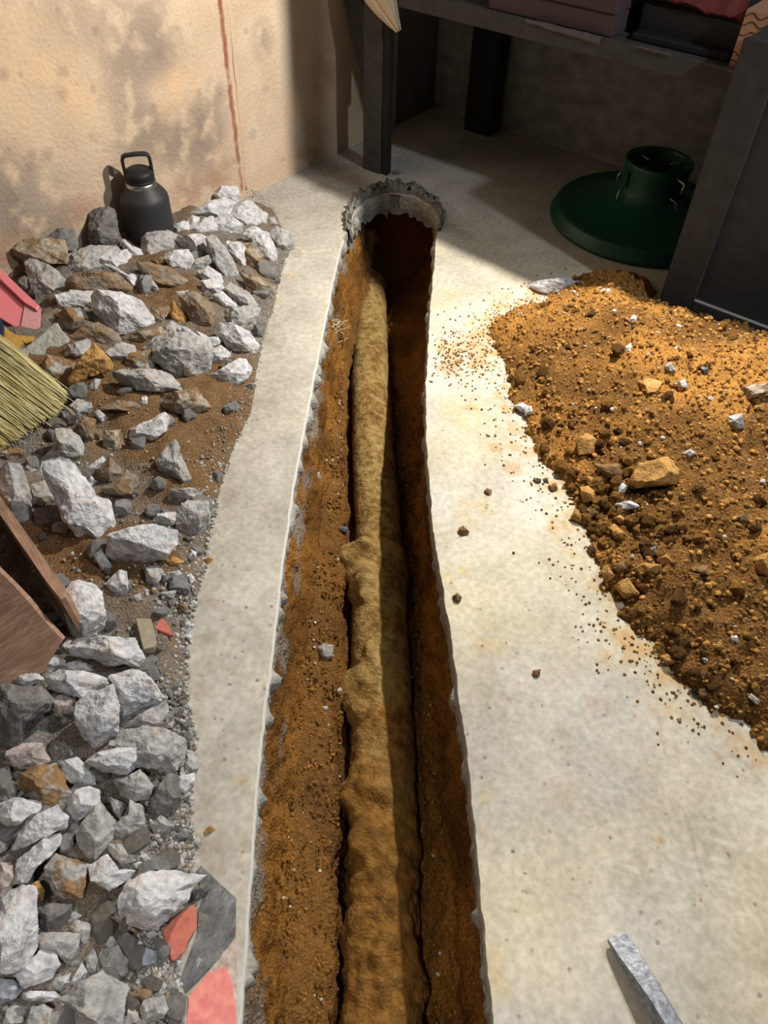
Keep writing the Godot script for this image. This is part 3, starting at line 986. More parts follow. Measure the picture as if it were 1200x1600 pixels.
func build_trench() -> void:
	var yellow := Color(0.37, 0.18, 0.044)
	var brown := Color(0.165, 0.08, 0.023)
	var v := PackedVector3Array()
	var c := PackedColorArray()
	var per := 12
	var rows := 0
	var nu := 0
	var z := 1.1
	while z > TRENCH_END - 0.19:
		var zz := maxf(z, TRENCH_END + 0.16)
		var s := trench_shape(zz)
		var shut := clampf((TRENCH_END - 0.12 - z) / 0.05, 0, 1)   # the end wall
		nu = 0
		for i in s.size() - 1:
			for k in (per if i < s.size() - 2 else per + 1):
				var q := s[i].lerp(s[i + 1], float(k) / per)
				var t := (s[i + 1] - s[i]).normalized()
				var nrm := Vector3(-t.y, t.x, 0)
				var p := Vector3(q.x, q.y, z)
				if shut > 0: p.y = lerpf(p.y, -0.0705, shut)
				var inside := 1.0 if i > 1 and i < s.size() - 3 else 0.0
				var a := fn.get_noise_3d(p.x * 900, p.y * 900, p.z * 900)
				var b := fn.get_noise_3d(p.x * 3000, p.y * 3000 + 40, p.z * 3000)
				var g := fn2.get_noise_3d(p.x * 7000, p.y * 7000, p.z * 7000)
				p += nrm * inside * (0.016 * a + 0.009 * b + 0.004 * g)
				v.append(p)
				var col := soil_tint(p, yellow, brown)
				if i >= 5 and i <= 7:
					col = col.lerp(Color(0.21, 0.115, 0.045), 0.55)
				if i <= 4 and q.y > -0.2:   # grey cement dust and old fill under the slab's edge
					var dust := clampf(0.25 + 2.2 * fn.get_noise_2d(z * 420, q.y * 500 + 60) + (q.y + 0.13) * 5.0, 0, 1)
					col = col.lerp(Color(0.33, 0.31, 0.285), dust * 0.85)
				col.a = 1.0
				c.append(col)
				nu += 1
		rows += 1
		z -= 0.0075
	var idx := grid_index(nu, rows)
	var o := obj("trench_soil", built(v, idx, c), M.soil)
	tag(o, "orange-brown earth sides and bed of the open trench in the floor", "soil", "", "stuff")
	# the pipe
	var zj := at(590, 838, -0.3).z
	var pipe := thing("drain_pipe", "dirt-crusted old drain pipe lying along the bottom of the trench", "pipe", Vector3(pipe_x(-1.5), -0.385, -1.5))
	for part in 2:
		v = PackedVector3Array()
		c = PackedColorArray()
		rows = 0
		var z0 := 1.05 if part == 0 else zj + 0.05
		var z1 := zj if part == 0 else -3.0
		z = z0
		while z > z1 - 0.0001:
			var to_joint := z - zj
			var near := clampf((z + 1.05) / 0.5, 0, 1)
			var r := 0.078 if part == 0 else 0.0705
			if part == 0 and to_joint < 0.16: r = 0.0865 - 0.008 * smoothstep(0.09, 0.16, to_joint)
			if part == 0 and to_joint < 0.016: r *= 0.88 + 0.12 * sqrt(to_joint / 0.016)
			for k in 73:
				var a := TAU * k / 72.0
				var dir := Vector3(sin(a), cos(a), 0)
				var nz := fn.get_noise_3d(dir.x * 60, dir.y * 60, z * 700)
				var n2 := fn.get_noise_3d(dir.x * 170, dir.y * 170, z * 2300 + 50)
				var n3 := fn2.get_noise_3d(dir.x * 420, dir.y * 420, z * 6000)
				var crust := (0.004 + 0.014 * near) * nz + (0.002 + 0.008 * near) * n2 + 0.0018 * n3
				var lump := maxf(0.0, fn.get_noise_3d(dir.x * 45 + 300, dir.y * 45, z * 420) - 0.12) * 0.085 * clampf((z + 1.75) / 0.2, 0.1, 1.0) * clampf(0.6 - dir.x, 0, 1)
				v.append(Vector3(pipe_x(z), -0.385, z) + dir * (r + crust + lump) - pipe.position)
				var clay := Color(0.50, 0.365, 0.155).lerp(Color(0.36, 0.19, 0.055), clampf(near * 1.1 + (0.25 if part == 0 else 0.0) + nz * 0.8, 0, 1))
				var dirt := clampf((n2 * 0.9 + n3 * 1.2 + nz * 0.5 - 0.06) * 3.0, 0, 1)
				var col := clay.lerp(Color(0.17, 0.09, 0.03), dirt * 0.75) * (1.0 + 0.25 * n3)
				col.a = 1.0
				c.append(col)
			rows += 1
			z -= 0.0065
		idx = grid_index(73, rows)
		for i in range(0, idx.size(), 3):
			var t := idx[i]
			idx[i] = idx[i + 1]
			idx[i + 1] = t
		var sec := obj("pipe_section", built(v, idx, c), M.pipe, pipe)
		tag(sec, "nearer pipe length with the flared joint, thick with clay" if part == 0 else "further pipe length, paler and cleaner", "")
	# loose grit on the trench's earth
	scatter("trench_grit", "loose grit and small crumbs lying on the earth beside the pipe", 2600, func() -> Array:
		var zq := rng.randf_range(-2.4, 0.0)
		var cx := pipe_x(zq)
		var l := left_x(zq)
		var x := rng.randf_range(l + 0.035, cx - 0.1) if rng.randf() < 0.75 else rng.randf_range(cx + 0.08, right_x(zq) - 0.02)
		var p := Vector3(x, 0, zq)
		p.y = trench_y(p) + 0.002
		var s := rng.randf_range(0.0018, 0.0055)
		var light := rng.randf()
		return [p, s, Color(0.6, 0.57, 0.52) if light > 0.975 else soil_tint(p * 7.0, yellow, brown) * rng.randf_range(0.6, 1.2)])
	# thin roots in the left side
	var roots := thing("root_tuft", "tuft of thin dry roots sticking out of the trench side at the dark far part", "roots", at(528, 520, -0.17))
	for i in 9:
		var from := hit(516 + i * 1.2, 512 + rng.randf_range(-18, 26))
		var to := hit(540 + rng.randf_range(-6, 14), 524 + rng.randf_range(-25, 26))
		from = from.lerp(EYE, 0.006)
		to = to.lerp(EYE, 0.04)
		var pth := PackedVector3Array()
		for k in 9:
			var t := k / 8.0
			pth.append(from.lerp(to, t) + Vector3(0.01, 0.015, 0.01) * sin(t * PI) + Vector3(rng.randfn(), rng.randfn(), rng.randfn()) * 0.003 - roots.position)
		obj("root", tube_mesh(pth, 0.0018, 5, 0.001), M.root, roots)

func scatter(called: String, label: String, count: int, where: Callable, level := 1) -> void:
	var mm := MultiMesh.new()
	mm.transform_format = MultiMesh.TRANSFORM_3D
	mm.use_colors = true
	mm.mesh = lump_mesh(level, Vector3(1, 0.75, 0.85), 5, 0.16, Color.WHITE, 0.1)
	mm.instance_count = count
	for i in count:
		var w: Array = where.call()
		var b := Basis.from_euler(Vector3(rng.randf() * TAU, rng.randf() * TAU, rng.randf() * TAU)).scaled(Vector3.ONE * float(w[1]))
		mm.set_instance_transform(i, Transform3D(b, w[0]))
		var c: Color = w[2]
		c.a = 1.0
		mm.set_instance_color(i, c)
	var o := MultiMeshInstance3D.new()
	o.name = numbered(called)
	o.multimesh = mm
	o.material_override = M.grain
	add_child(o)
	tag(o, label, "grit", "", "stuff")

func build_dirt_pile() -> void:
	var yellow := Color(0.48, 0.25, 0.068)
	var brown := Color(0.20, 0.105, 0.035)
	var x0 := 0.2
	var z0 := -2.75
	var st := 0.0095
	var nx := int(2.1 / st)
	var nz := int(2.75 / st)
	var v := PackedVector3Array()
	var c := PackedColorArray()
	for j in nz:
		for i in nx:
			var p := Vector2(x0 + i * st, z0 + j * st)
			var w := Vector3(p.x, dirt_y(p), p.y)
			v.append(w)
			var a := fn.get_noise_2d(p.x * 240 + 33, p.y * 240)
			var b := fn2.get_noise_2d(p.x * 2300, p.y * 2300)
			var dry := clampf(0.5 + a * 1.7 - (p.x - 0.9) * 0.2 + (p.y + 1.9) * 0.75 + b * 0.4, 0, 1)
			var col := yellow.lerp(brown, dry) * (1.0 + 0.25 * b)
			col.a = 1.0
			c.append(col)
	var idx := PackedInt32Array()
	for j in nz - 1:
		for i in nx - 1:
			var a := j * nx + i
			if maxf(maxf(v[a].y, v[a + 1].y), maxf(v[a + nx].y, v[a + nx + 1].y)) < -0.01: continue
			idx.append_array(PackedInt32Array([a, a + 1, a + nx, a + 1, a + nx + 1, a + nx]))
	var o := obj("dirt_pile", used(v, idx, c), M.soil)
	tag(o, "heap of orange-brown dug-out dirt spread beside the trench in front of the cupboard", "dirt", "", "stuff")
	var crumb := func() -> Array:
		for tries in 60:
			var p := Vector2(rng.randf_range(0.25, 1.85), rng.randf_range(-2.55, -0.3))
			var y := dirt_y(p)
			if y > 0:
				var big := pow(rng.randf(), 3.0)
				return [Vector3(p.x, y + 0.001, p.y), 0.002 + 0.0075 * big, yellow.lerp(brown, rng.randf()) * rng.randf_range(0.7, 1.15) if rng.randf() > 0.03 else Color(0.45, 0.43, 0.4)]
		return [Vector3(1, 0.1, -1.5), 0.003, brown]
	scatter("dirt_crumbs", "fine crumbs of orange-brown dirt covering the dug-out heap", 15000, crumb)
	scatter("scattered_crumbs", "sparse dirt crumbs strewn over the bare concrete by the heap", 900, func() -> Array:
		var i := rng.randi_range(0, 14)
		var w := dirt_poly[i].lerp(dirt_poly[i + 1], rng.randf())
		var away := absf(rng.randfn(0, 0.07))
		var p := Vector3(w.x - away, 0.001, w.y + rng.randfn(0, 0.04))
		if rng.randf() < 0.3:
			p = at(rng.randfn(715, 22), rng.randfn(555, 22), 0.001)
		if p.x < right_x(p.z) + 0.01: p.x = right_x(p.z) + rng.randf_range(0.01, 0.1)
		return [p, rng.randf_range(0.0014, 0.0045), yellow.lerp(brown, rng.randf()) * rng.randf_range(0.5, 1.0)])
	# clods that one can count, alike and unnumbered in the photograph
	var kinds := []
	for k in 6:
		kinds.append(lump_mesh(2, Vector3(1, rng.randf_range(0.7, 0.95), rng.randf_range(0.7, 1.0)), 6, 0.2, [yellow, brown, yellow.lerp(brown, 0.5)][k % 3] * 0.95, 0.2))
	var placed := 0
	var tries := 0
	while placed < 210 and tries < 6000:
		tries += 1
		var q := Vector2(rng.randf_range(770, 1195), rng.randf_range(470, 1150))
		if rng.randf() < 0.62:   # most lie in the cluster along the pile's foot
			q = Vector2(rng.randfn(955, 55), rng.randfn(800, 75))
		var p := hit(q.x, q.y)
		if p.x < 0.2 or p.x > 1.7 or dirt_y(Vector2(p.x, p.z)) < 0.004: continue
		var s := rng.randf_range(0.006, 0.015) if rng.randf() < 0.8 else rng.randf_range(0.014, 0.022)
		o = obj("soil_clod", kinds[placed % 6], M.clod, self, Transform3D(Basis.from_euler(Vector3(rng.randf() * TAU, rng.randf() * TAU, rng.randf() * TAU)).scaled(Vector3.ONE * s), p + Vector3(0, s * 0.35, 0)))
		tag(o, "small rounded clod of orange-brown dirt lying on the heap", "clod", "small clods on the dirt heap")
		placed += 1

func build_rubble() -> void:
	# the rubble's bed of crushed concrete and soil
	var v := PackedVector3Array()
	var c := PackedColorArray()
	var x0 := -1.45
	var z0 := -2.85
	var st := 0.012
	var nx := int(1.4 / st)
	var nz := int(3.0 / st)
	var brownspots := [at(270, 680), at(300, 750), at(140, 880), at(170, 950), at(250, 480), at(190, 640), at(250, 620), at(330, 640), at(120, 640), at(340, 580)]
	for j in nz:
		for i in nx:
			var p := Vector2(x0 + i * st, z0 + j * st)
			var h := heap_y(p)
			var a := fn.get_noise_2d(p.x * 500 + 12, p.y * 500)
			var b := fn2.get_noise_2d(p.x * 2600, p.y * 2600)
			if h > 0: h += 0.016 * a * minf(h / 0.03, 1.0) + 0.008 * b * minf(h / 0.01, 1.0)
			v.append(Vector3(p.x, h, p.y))
			if in_room(v[v.size() - 1]).x < 0.004: v[v.size() - 1].y = -0.02
			var soil := 0.25
			for s in brownspots:
				soil += 0.9 * exp(-Vector2(p.x - s.x, p.y - s.z).length_squared() / 0.02)
			if p.y > -1.0: soil *= 0.4
			var col := Color(0.3, 0.285, 0.265).lerp(Color(0.25, 0.15, 0.075), clampf(soil + a * 0.6, 0, 1)) * (1.0 + 0.3 * b)
			col.a = 1.0
			c.append(col)
	var idx := PackedInt32Array()
	for j in nz - 1:
		for i in nx - 1:
			var a := j * nx + i
			if maxf(maxf(v[a].y, v[a + 1].y), maxf(v[a + nx].y, v[a + nx + 1].y)) < -0.01: continue
			idx.append_array(PackedInt32Array([a, a + 1, a + nx, a + 1, a + nx + 1, a + nx]))
	tag(obj("rubble_dust", used(v, idx, c), M.heap), "bed of brown soil and crushed concrete dust under the rubble", "debris", "", "stuff")
	scatter("rubble_gravel", "fine grey gravel and crumbs among the rubble and along its edge", 9000, func() -> Array:
		var p := Vector2.ZERO
		var y := -1.0
		var n := heap_poly.size()
		for tries in 60:
			if rng.randf() < 0.55:
				var i := rng.randi_range(0, 26)
				p = heap_poly[i].lerp(heap_poly[i + 1], rng.randf()) + Vector2(-absf(rng.randfn(0, 0.045)) + 0.006, rng.randfn(0, 0.02))
			else:
				p = Vector2(rng.randf_range(-1.0, -0.2), rng.randf_range(-2.3, 0.0))
			y = heap_y(p)
			if y > -0.01: break
		var g := rng.randf_range(0.22, 0.55)
		return [Vector3(p.x, maxf(y, 0.0) + 0.001, p.y), (0.0015 + 0.0055 * pow(rng.randf(), 3.0)) * (1.0 if p.y > -1.45 else 0.55), Color(g, g * 0.97, g * 0.92) if rng.randf() < 0.9 else Color(0.3, 0.22, 0.14)])
	# loose stones too alike to tell apart
	var kinds := []
	for k in 8:
		kinds.append(lump_mesh(2, Vector3(1, rng.randf_range(0.55, 0.85), rng.randf_range(0.65, 0.95)), 14, 0.12, [Color(0.62, 0.62, 0.63), Color(0.5, 0.49, 0.48), Color(0.42, 0.38, 0.33), Color(0.55, 0.53, 0.5)][k % 4], 0.2))
	var placed := 0
	var tries := 0
	while placed < 230 and tries < 6000:
		tries += 1
		var q := Vector2(rng.randf_range(0, 440), rng.randf_range(380, 1600))
		var rim := rng.randf() < 0.4
		if rim: q = Vector2(rng.randfn(288, 14), rng.randf_range(840, 1560))
		var p := hit(q.x, q.y)
		if heap_y(Vector2(p.x, p.z)) < 0.003 or q.x < -5: continue
		if in_room(p).x < 0.05: continue
		var s := rng.randf_range(0.005, 0.012) if rim else rng.randf_range(0.014, 0.036) * (1.2 if q.y < 620 else 0.9)
		var o := obj("rubble_pebble", kinds[placed % 8], M.stone, self, Transform3D(Basis.from_euler(Vector3(rng.randf() * TAU, rng.randf() * TAU, rng.randf() * TAU)).scaled(Vector3.ONE * s), p + Vector3(0, s * 0.2, 0)))
		tag(o, "small loose grey stone filling in between the rubble pieces", "stone", "small loose stones of the rubble heap")
		placed += 1
	for row in RUBBLE:
		stone("rubble_stone", row[0], "stone", "broken concrete pieces of the rubble heap", row[1], row[2], px(row[3]))
	for row in CHIPS:
		var o: bool = row[1] in ["O", "B"]
		var soilish: bool = o and (row[0].contains("clod") or row[0].contains("lump") or row[0].contains("pebble"))
		stone("soil_clod" if soilish else "stone_chip", row[0], "clod" if soilish else "stone", "", row[1], row[2], px(row[3]), 1.1, 0.5)

# ---------------------------------------------------------------- things
func build_bench() -> void:
	var f := 0.74
	var b := thing("workbench", "long dark timber workbench against the back wall", "workbench", room(0.9, 0, 0.4), room_basis())
	room_box("bench_top", Vector3(0.12, 0.622, 0.0), Vector3(1.62, 0.668, f), M.timber, b)
	var lip := room_box("bench_front_board", Vector3(0.30, 0.614, f), Vector3(1.62, 0.671, f + 0.012), M.timber, b, 0.003)
	lip.set_meta("label", "worn front edge board")
	room_box("leg", Vector3(0.178, 0.0, f - 0.04), Vector3(0.268, 0.9, f + 0.01), M.timber, b)
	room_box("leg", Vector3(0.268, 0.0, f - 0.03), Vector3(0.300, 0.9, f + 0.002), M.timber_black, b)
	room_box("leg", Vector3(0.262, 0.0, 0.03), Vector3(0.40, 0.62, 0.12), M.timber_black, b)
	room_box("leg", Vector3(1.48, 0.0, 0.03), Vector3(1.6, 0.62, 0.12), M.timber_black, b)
	# the slanting brace behind the front leg
	var face := PackedVector3Array()
	for q in px("574,148 577,60 560,-30 530,-30 541,20 556,92"):
		face.append(on_plane(q.x, q.y, room(0, 0, f - 0.06), OUT) - b.position)
	for i in face.size(): face[i] = b.basis.inverse() * face[i]
	obj("brace", plate_mesh(face, Vector3(0, 0, -0.03), 0.002), M.timber, b)
	tag(obj("concrete_crumb", lump_mesh(2, Vector3(1, 0.8, 0.9), 7, 0.1, Color(0.5, 0.49, 0.47)), M.stone, self, Transform3D(Basis().scaled(Vector3.ONE * 0.013), at(620, 269, 0.008))), "small white concrete crumb at the foot of the bench's front leg", "stone")
	# what stands on the bench
	var low := 0.6685
	var box := thing("storage_box", "plum-brown lidded box on the bench beside the black tote", "box", room(0.93, low, 0.57), room_basis())
	room_box("box_body", Vector3(0.70, low, 0.42), Vector3(1.150, low + 0.062, f - 0.004), M.plum, box)
	room_box("box_lid", Vector3(0.695, low + 0.064, 0.415), Vector3(1.155, low + 0.2, f + 0.002), M.plum, box)
	var tote := thing("black_tote", "low black tray on the bench under the red cloth", "tray", room(1.34, low, 0.5), room_basis())
	room_box("tray_body", Vector3(1.19, low, 0.3), Vector3(1.515, low + 0.10, 0.66), M.tote, tote, 0.012)
	room_box("tray_foot", Vector3(1.2, low, 0.64), Vector3(1.51, low + 0.022, 0.705), M.tote, tote, 0.008)
	# red cloth sagging over the tray
	var v := PackedVector3Array()
	for j in 25:
		for i in 41:
			var t := i / 40.0
			var s := j / 24.0
			var fold := 0.003 * sin(t * 11.0 + s * 3.0) * s + 0.008 * fn.get_noise_2d(i * 14.0, j * 14.0)
			v.append(Vector3(lerpf(1.175, 1.50, t), low + 0.24 - 0.13 * s * s + 0.02 * (0.5 - t) + fold, lerpf(0.42, 0.675, sqrt(s)) + fold))
	var n0 := v.size()
	for i in n0: v.append(v[i] + Vector3(0, -0.006, -0.006))
	var idx := grid_index(41, 25)
	var second := grid_index(41, 25)
	for i in range(0, second.size(), 3):
		idx.append_array(PackedInt32Array([second[i] + n0, second[i + 2] + n0, second[i + 1] + n0]))
	for i in v.size(): v[i] = room(v[i].x, v[i].y, v[i].z)
	tag(obj("red_cloth", built(v, idx), M.red), "dull red cloth heaped over the black tray on the bench", "cloth")
	# cardboard box with wavy printed lines
	var card := thing("cardboard_box", "small kraft cardboard box printed with dark wavy lines at the bench's end", "box", room(1.57, low, 0.68), room_basis())
	room_box("box_body", Vector3(1.525, low, 0.6), Vector3(1.64, low + 0.145, f - 0.002), M.kraft, card, 0.002)
	for w in [0.015, 0.035, 0.088, 0.112, 0.132]:
		var pth := PackedVector3Array()
		for i in 25:
			var t := i / 24.0
			pth.append(Vector3(1.526 + 0.112 * t, low + w + 0.006 * sin(t * 15.0 + w * 40), f - 0.0018) - Vector3(1.57, low, 0.68))
		obj("printed_wave", tube_mesh(pth, 0.0013, 4), M.ink, card)
	for q in [[1.545, 0.048, 1.60, 0.048], [1.545, 0.048, 1.545, 0.078], [1.545, 0.078, 1.60, 0.078], [1.568, 0.081, 1.582, 0.081], [1.6, 0.048, 1.6, 0.078]]:
		obj("printed_line", tube_mesh(PackedVector3Array([Vector3(q[0] - 1.57, q[1], f - 0.0018 - 0.68), Vector3(q[2] - 1.57, q[3], f - 0.0018 - 0.68)]), 0.0012, 4), M.ink, card)
	# torn film along the bench's front edge
	for row in [[0.86, 1.13, 0.020, "crumpled clear plastic strip on the bench edge below the plum-brown box"], [1.25, 1.36, 0.008, "whitish scuffed film scrap on the bench edge below the black tray"], [1.46, 1.585, 0.012, "pale plastic scrap on the bench edge below the cardboard box"]]:
		v = PackedVector3Array()
		var nn := 60
		for i in nn + 1:
			var t := float(i) / nn
			for j in 7:
				var s := j / 6.0
				var cr := fn2.get_noise_2d(t * 400, s * 60 + row[0] * 90)
				v.append(room(lerpf(row[0], row[1], t), 0.674 - row[2] * s * (0.6 + 0.6 * t) + 0.004 * cr, f + 0.0135 + 0.005 * sin(s * 3.0) + 0.004 * absf(cr)))
		tag(obj("film_scrap", built(v, grid_index(7, nn + 1)), M.film), row[3], "plastic")
	# the corner of a cream sack hanging past the leg
	v = PackedVector3Array()
	for j in 29:
		var s := j / 28.0
		var le := Vector2(534, -60).lerp(Vector2(619, 51), s) + Vector2(-6, 14) * sin(s * PI) * 0.7
		var ri := Vector2(613, -60).lerp(Vector2(624, 47), s) + Vector2(-3, 0) * sin(s * PI)
		for i in 25:
			var t := i / 24.0
			var q := le.lerp(ri, t)
			var fold := 0.012 * sin(t * 13.0 - s * 2.0) * (1.0 - 0.6 * s) + 0.03 * sin(t * PI) * (1.0 - s * 0.8)
			v.append(on_plane(q.x, q.y, room(0, 0, f + 0.03 + fold), OUT))
	n0 = v.size()
	for i in n0: v.append(v[i] - OUT * 0.012)
	idx = grid_index(25, 29)
	second = grid_index(25, 29)
	for i in range(0, second.size(), 3):
		idx.append_array(PackedInt32Array([second[i] + n0, second[i + 2] + n0, second[i + 1] + n0]))
	for j in 28:
		for e in [0, 24]:
			var a: int = j * 25 + e
			idx.append_array(PackedInt32Array([a, a + 25, a + n0, a + 25, a + 25 + n0, a + n0]))
	tag(obj("cloth_sack", built(v, idx), M.cloth), "cream cloth sack corner hanging over the bench's front leg", "sack")

func build_cupboard() -> void:
	var f := 0.945
	var c := thing("base_cupboard", "dark grey base cupboard with a framed panel front behind the dirt pile", "cupboard", room(2.05, 0, f - 0.3), room_basis())
	var l := 1.600
	var r := 2.5
	room_box("carcass", Vector3(l, 0.0, f - 0.62), Vector3(r, 0.795, f - 0.022), M.dark_paint, c)
	room_box("stile", Vector3(l, 0.0, f - 0.022), Vector3(l + 0.108, 0.80, f), M.dark_paint, c, 0.003)
	room_box("stile", Vector3(r - 0.108, 0.0, f - 0.022), Vector3(r, 0.80, f), M.dark_paint, c, 0.003)
	room_box("bottom_rail", Vector3(l + 0.108, 0.0, f - 0.022), Vector3(r - 0.108, 0.078, f), M.dark_paint, c, 0.003)
	room_box("top_rail", Vector3(l + 0.108, 0.70, f - 0.022), Vector3(r - 0.108, 0.80, f), M.dark_paint, c, 0.003)
	room_box("panel", Vector3(l + 0.10, 0.07, f - 0.03), Vector3(r - 0.10, 0.71, f - 0.014), M.panel, c, 0.001)
	var dust := room_box("dusty_ledge", Vector3(l + 0.108, 0.0765, f - 0.0145), Vector3(r - 0.108, 0.0790, f - 0.0005), M.edge, c, 0.0005)
	dust.set_meta("label", "pale dust lying on the ledge of the bottom rail")

func build_lamps() -> void:
	var lamp := thing("work_lamp", "bare bulb work lamp hanging in front of a flat metal shield", "lamp", room(1.5, 1.42, 1.18), room_basis().rotated(Vector3.UP, -0.07))
	obj("socket", lathe_mesh(PackedVector2Array([Vector2(0, 0.075), Vector2(0.012, 0.075), Vector2(0.014, 0.03), Vector2(0.011, 0.02), Vector2(0, 0.02)]), 24), M.black, lamp)
	obj("shield", box_mesh(Vector3(0.9, 1.0, 0.004), 0.001), M.dark_paint, lamp, Transform3D(Basis(), Vector3(0, 0.02, -0.027)))
	obj("cord", tube_mesh(PackedVector3Array([Vector3(0, 0.07, 0), Vector3(0, 0.6, -0.01), Vector3(0, 1.08, 0)]), 0.004, 8), M.black, lamp)
	var ball := SphereMesh.new()
	ball.radius = 0.019
	ball.height = 0.038
	obj("bulb", ball, M.bulb, lamp)
	var o := OmniLight3D.new()
	o.name = "work_light"
	o.light_color = KEY_COLOR
	o.light_energy = KEY_ENERGY
	o.light_size = 0.018
	o.omni_range = 12.0
	o.omni_attenuation = 2.0
	o.shadow_enabled = true
	lamp.add_child(o)
	ceiling_lamp(FILL_AT, FILL_ENERGY, "bare ceiling bulb further down the room")
	var down := thing("ceiling_spot", "small ceiling spot lamp above the near end of the trench", "lamp", FRONT_AT)
	obj("spot_can", lathe_mesh(PackedVector2Array([Vector2(0, 0.18), Vector2(0.05, 0.18), Vector2(0.06, 0.16), Vector2(0.07, 0.0), Vector2(0.066, 0.0), Vector2(0.056, 0.15), Vector2(0, 0.16)]), 32), M.black, down)
	var disc := CylinderMesh.new()
	disc.top_radius = 0.056
	disc.bottom_radius = 0.056
	disc.height = 0.004
	obj("spot_lens", disc, M.bulb, down, Transform3D(Basis(), Vector3(0, 0.03, 0)))
	var s := SpotLight3D.new()
	s.name = "spot_light"
	s.light_color = KEY_COLOR
	s.light_energy = FRONT_ENERGY
	s.light_size = 0.05
	s.spot_range = 8.0
	s.spot_attenuation = 2.0
	s.spot_angle = 37.0
	s.spot_angle_attenuation = 1.0
	s.shadow_enabled = true
	s.rotation_degrees = Vector3(-90, 0, 0)
	s.position.y = 0.02
	down.add_child(s)

func ceiling_lamp(where: Vector3, energy: float, label: String) -> void:
	var top := thing("ceiling_lamp", label, "lamp", room(where.x, where.y, where.z), room_basis())
	obj("canopy", lathe_mesh(PackedVector2Array([Vector2(0, 0.2), Vector2(0.06, 0.2), Vector2(0.06, 0.17), Vector2(0.02, 0.16), Vector2(0.015, 0.055), Vector2(0, 0.055)]), 24), M.ceiling, top)
	var ball := SphereMesh.new()
	ball.radius = 0.055
	ball.height = 0.11
	obj("bulb", ball, M.bulb, top)
	var o := OmniLight3D.new()
	o.name = "ceiling_light"
	o.light_color = FILL_COLOR
	o.light_energy = energy
	o.light_size = 0.05
	o.omni_range = 14.0
	o.omni_attenuation = 2.0
	o.shadow_enabled = true
	top.add_child(o)

func build_bottle() -> void:
	var b := thing("water_bottle", "big black steel water bottle with carry-loop cap standing behind the rubble by the wall", "bottle", room(0.092, 0.045, 1.79), room_basis())
	var body := PackedVector2Array([Vector2(0, 0), Vector2(0.07, 0), Vector2(0.077, 0.003), Vector2(0.080, 0.012)])
	for i in 15: body.append(Vector2(0.0805, 0.012 + 0.143 * (i + 1) / 15.0))
	body.append_array(PackedVector2Array([Vector2(0.0803, 0.163), Vector2(0.0795, 0.170), Vector2(0.0775, 0.1765), Vector2(0.0745, 0.182), Vector2(0.070, 0.1875), Vector2(0.062, 0.197), Vector2(0.055, 0.2055), Vector2(0.0505, 0.2105)]))
	body.append(Vector2(0.047, 0.2155))
	body.append(Vector2(0, 0.2155))
	obj("bottle_body", lathe_mesh(body, 64), M.powder, b)
	obj("steel_collar", lathe_mesh(PackedVector2Array([Vector2(0.0, 0.2), Vector2(0.0505, 0.205), Vector2(0.0495, 0.222), Vector2(0.047, 0.224), Vector2(0, 0.224)]), 64), M.steel, b)
	var cap := obj("cap", lathe_mesh(PackedVector2Array([Vector2(0, 0.222), Vector2(0.046, 0.222), Vector2(0.0475, 0.225), Vector2(0.0475, 0.232), Vector2(0.046, 0.233), Vector2(0.0475, 0.235), Vector2(0.0475, 0.249), Vector2(0.0465, 0.254), Vector2(0.043, 0.258), Vector2(0.032, 0.264), Vector2(0.018, 0.267), Vector2(0, 0.268)]), 64), M.cap, b)
	# the carry loop is a flat strap bent over the cap, broad side to the camera
	var away := (EYE - b.position)
	away.y = 0
	var facing := (b.basis.inverse() * away).normalized()
	var side := facing.cross(Vector3.UP).normalized()
	var path := []
	for q in [[-0.042, 0.24], [-0.0425, 0.258], [-0.043, 0.275], [-0.0425, 0.293], [-0.039, 0.303], [-0.031, 0.3075], [0.0, 0.309], [0.031, 0.3075], [0.039, 0.303], [0.0425, 0.293], [0.043, 0.275], [0.0425, 0.258], [0.042, 0.24]]:
		path.append(side * q[0] + Vector3(0, q[1], 0))
	var v := PackedVector3Array()
	for i in path.size():
		var t: Vector3 = (path[mini(i + 1, path.size() - 1)] - path[maxi(i - 1, 0)]).normalized()
		var nrm := t.cross(facing).normalized()
		for k in 13:
			var a := TAU * k / 12.0
			v.append(path[i] + nrm * 0.0055 * signf(cos(a)) * pow(absf(cos(a)), 0.6) + facing * 0.011 * signf(sin(a)) * pow(absf(sin(a)), 0.6))
	obj("carry_loop", built(v, grid_index(13, path.size())), M.cap, b)

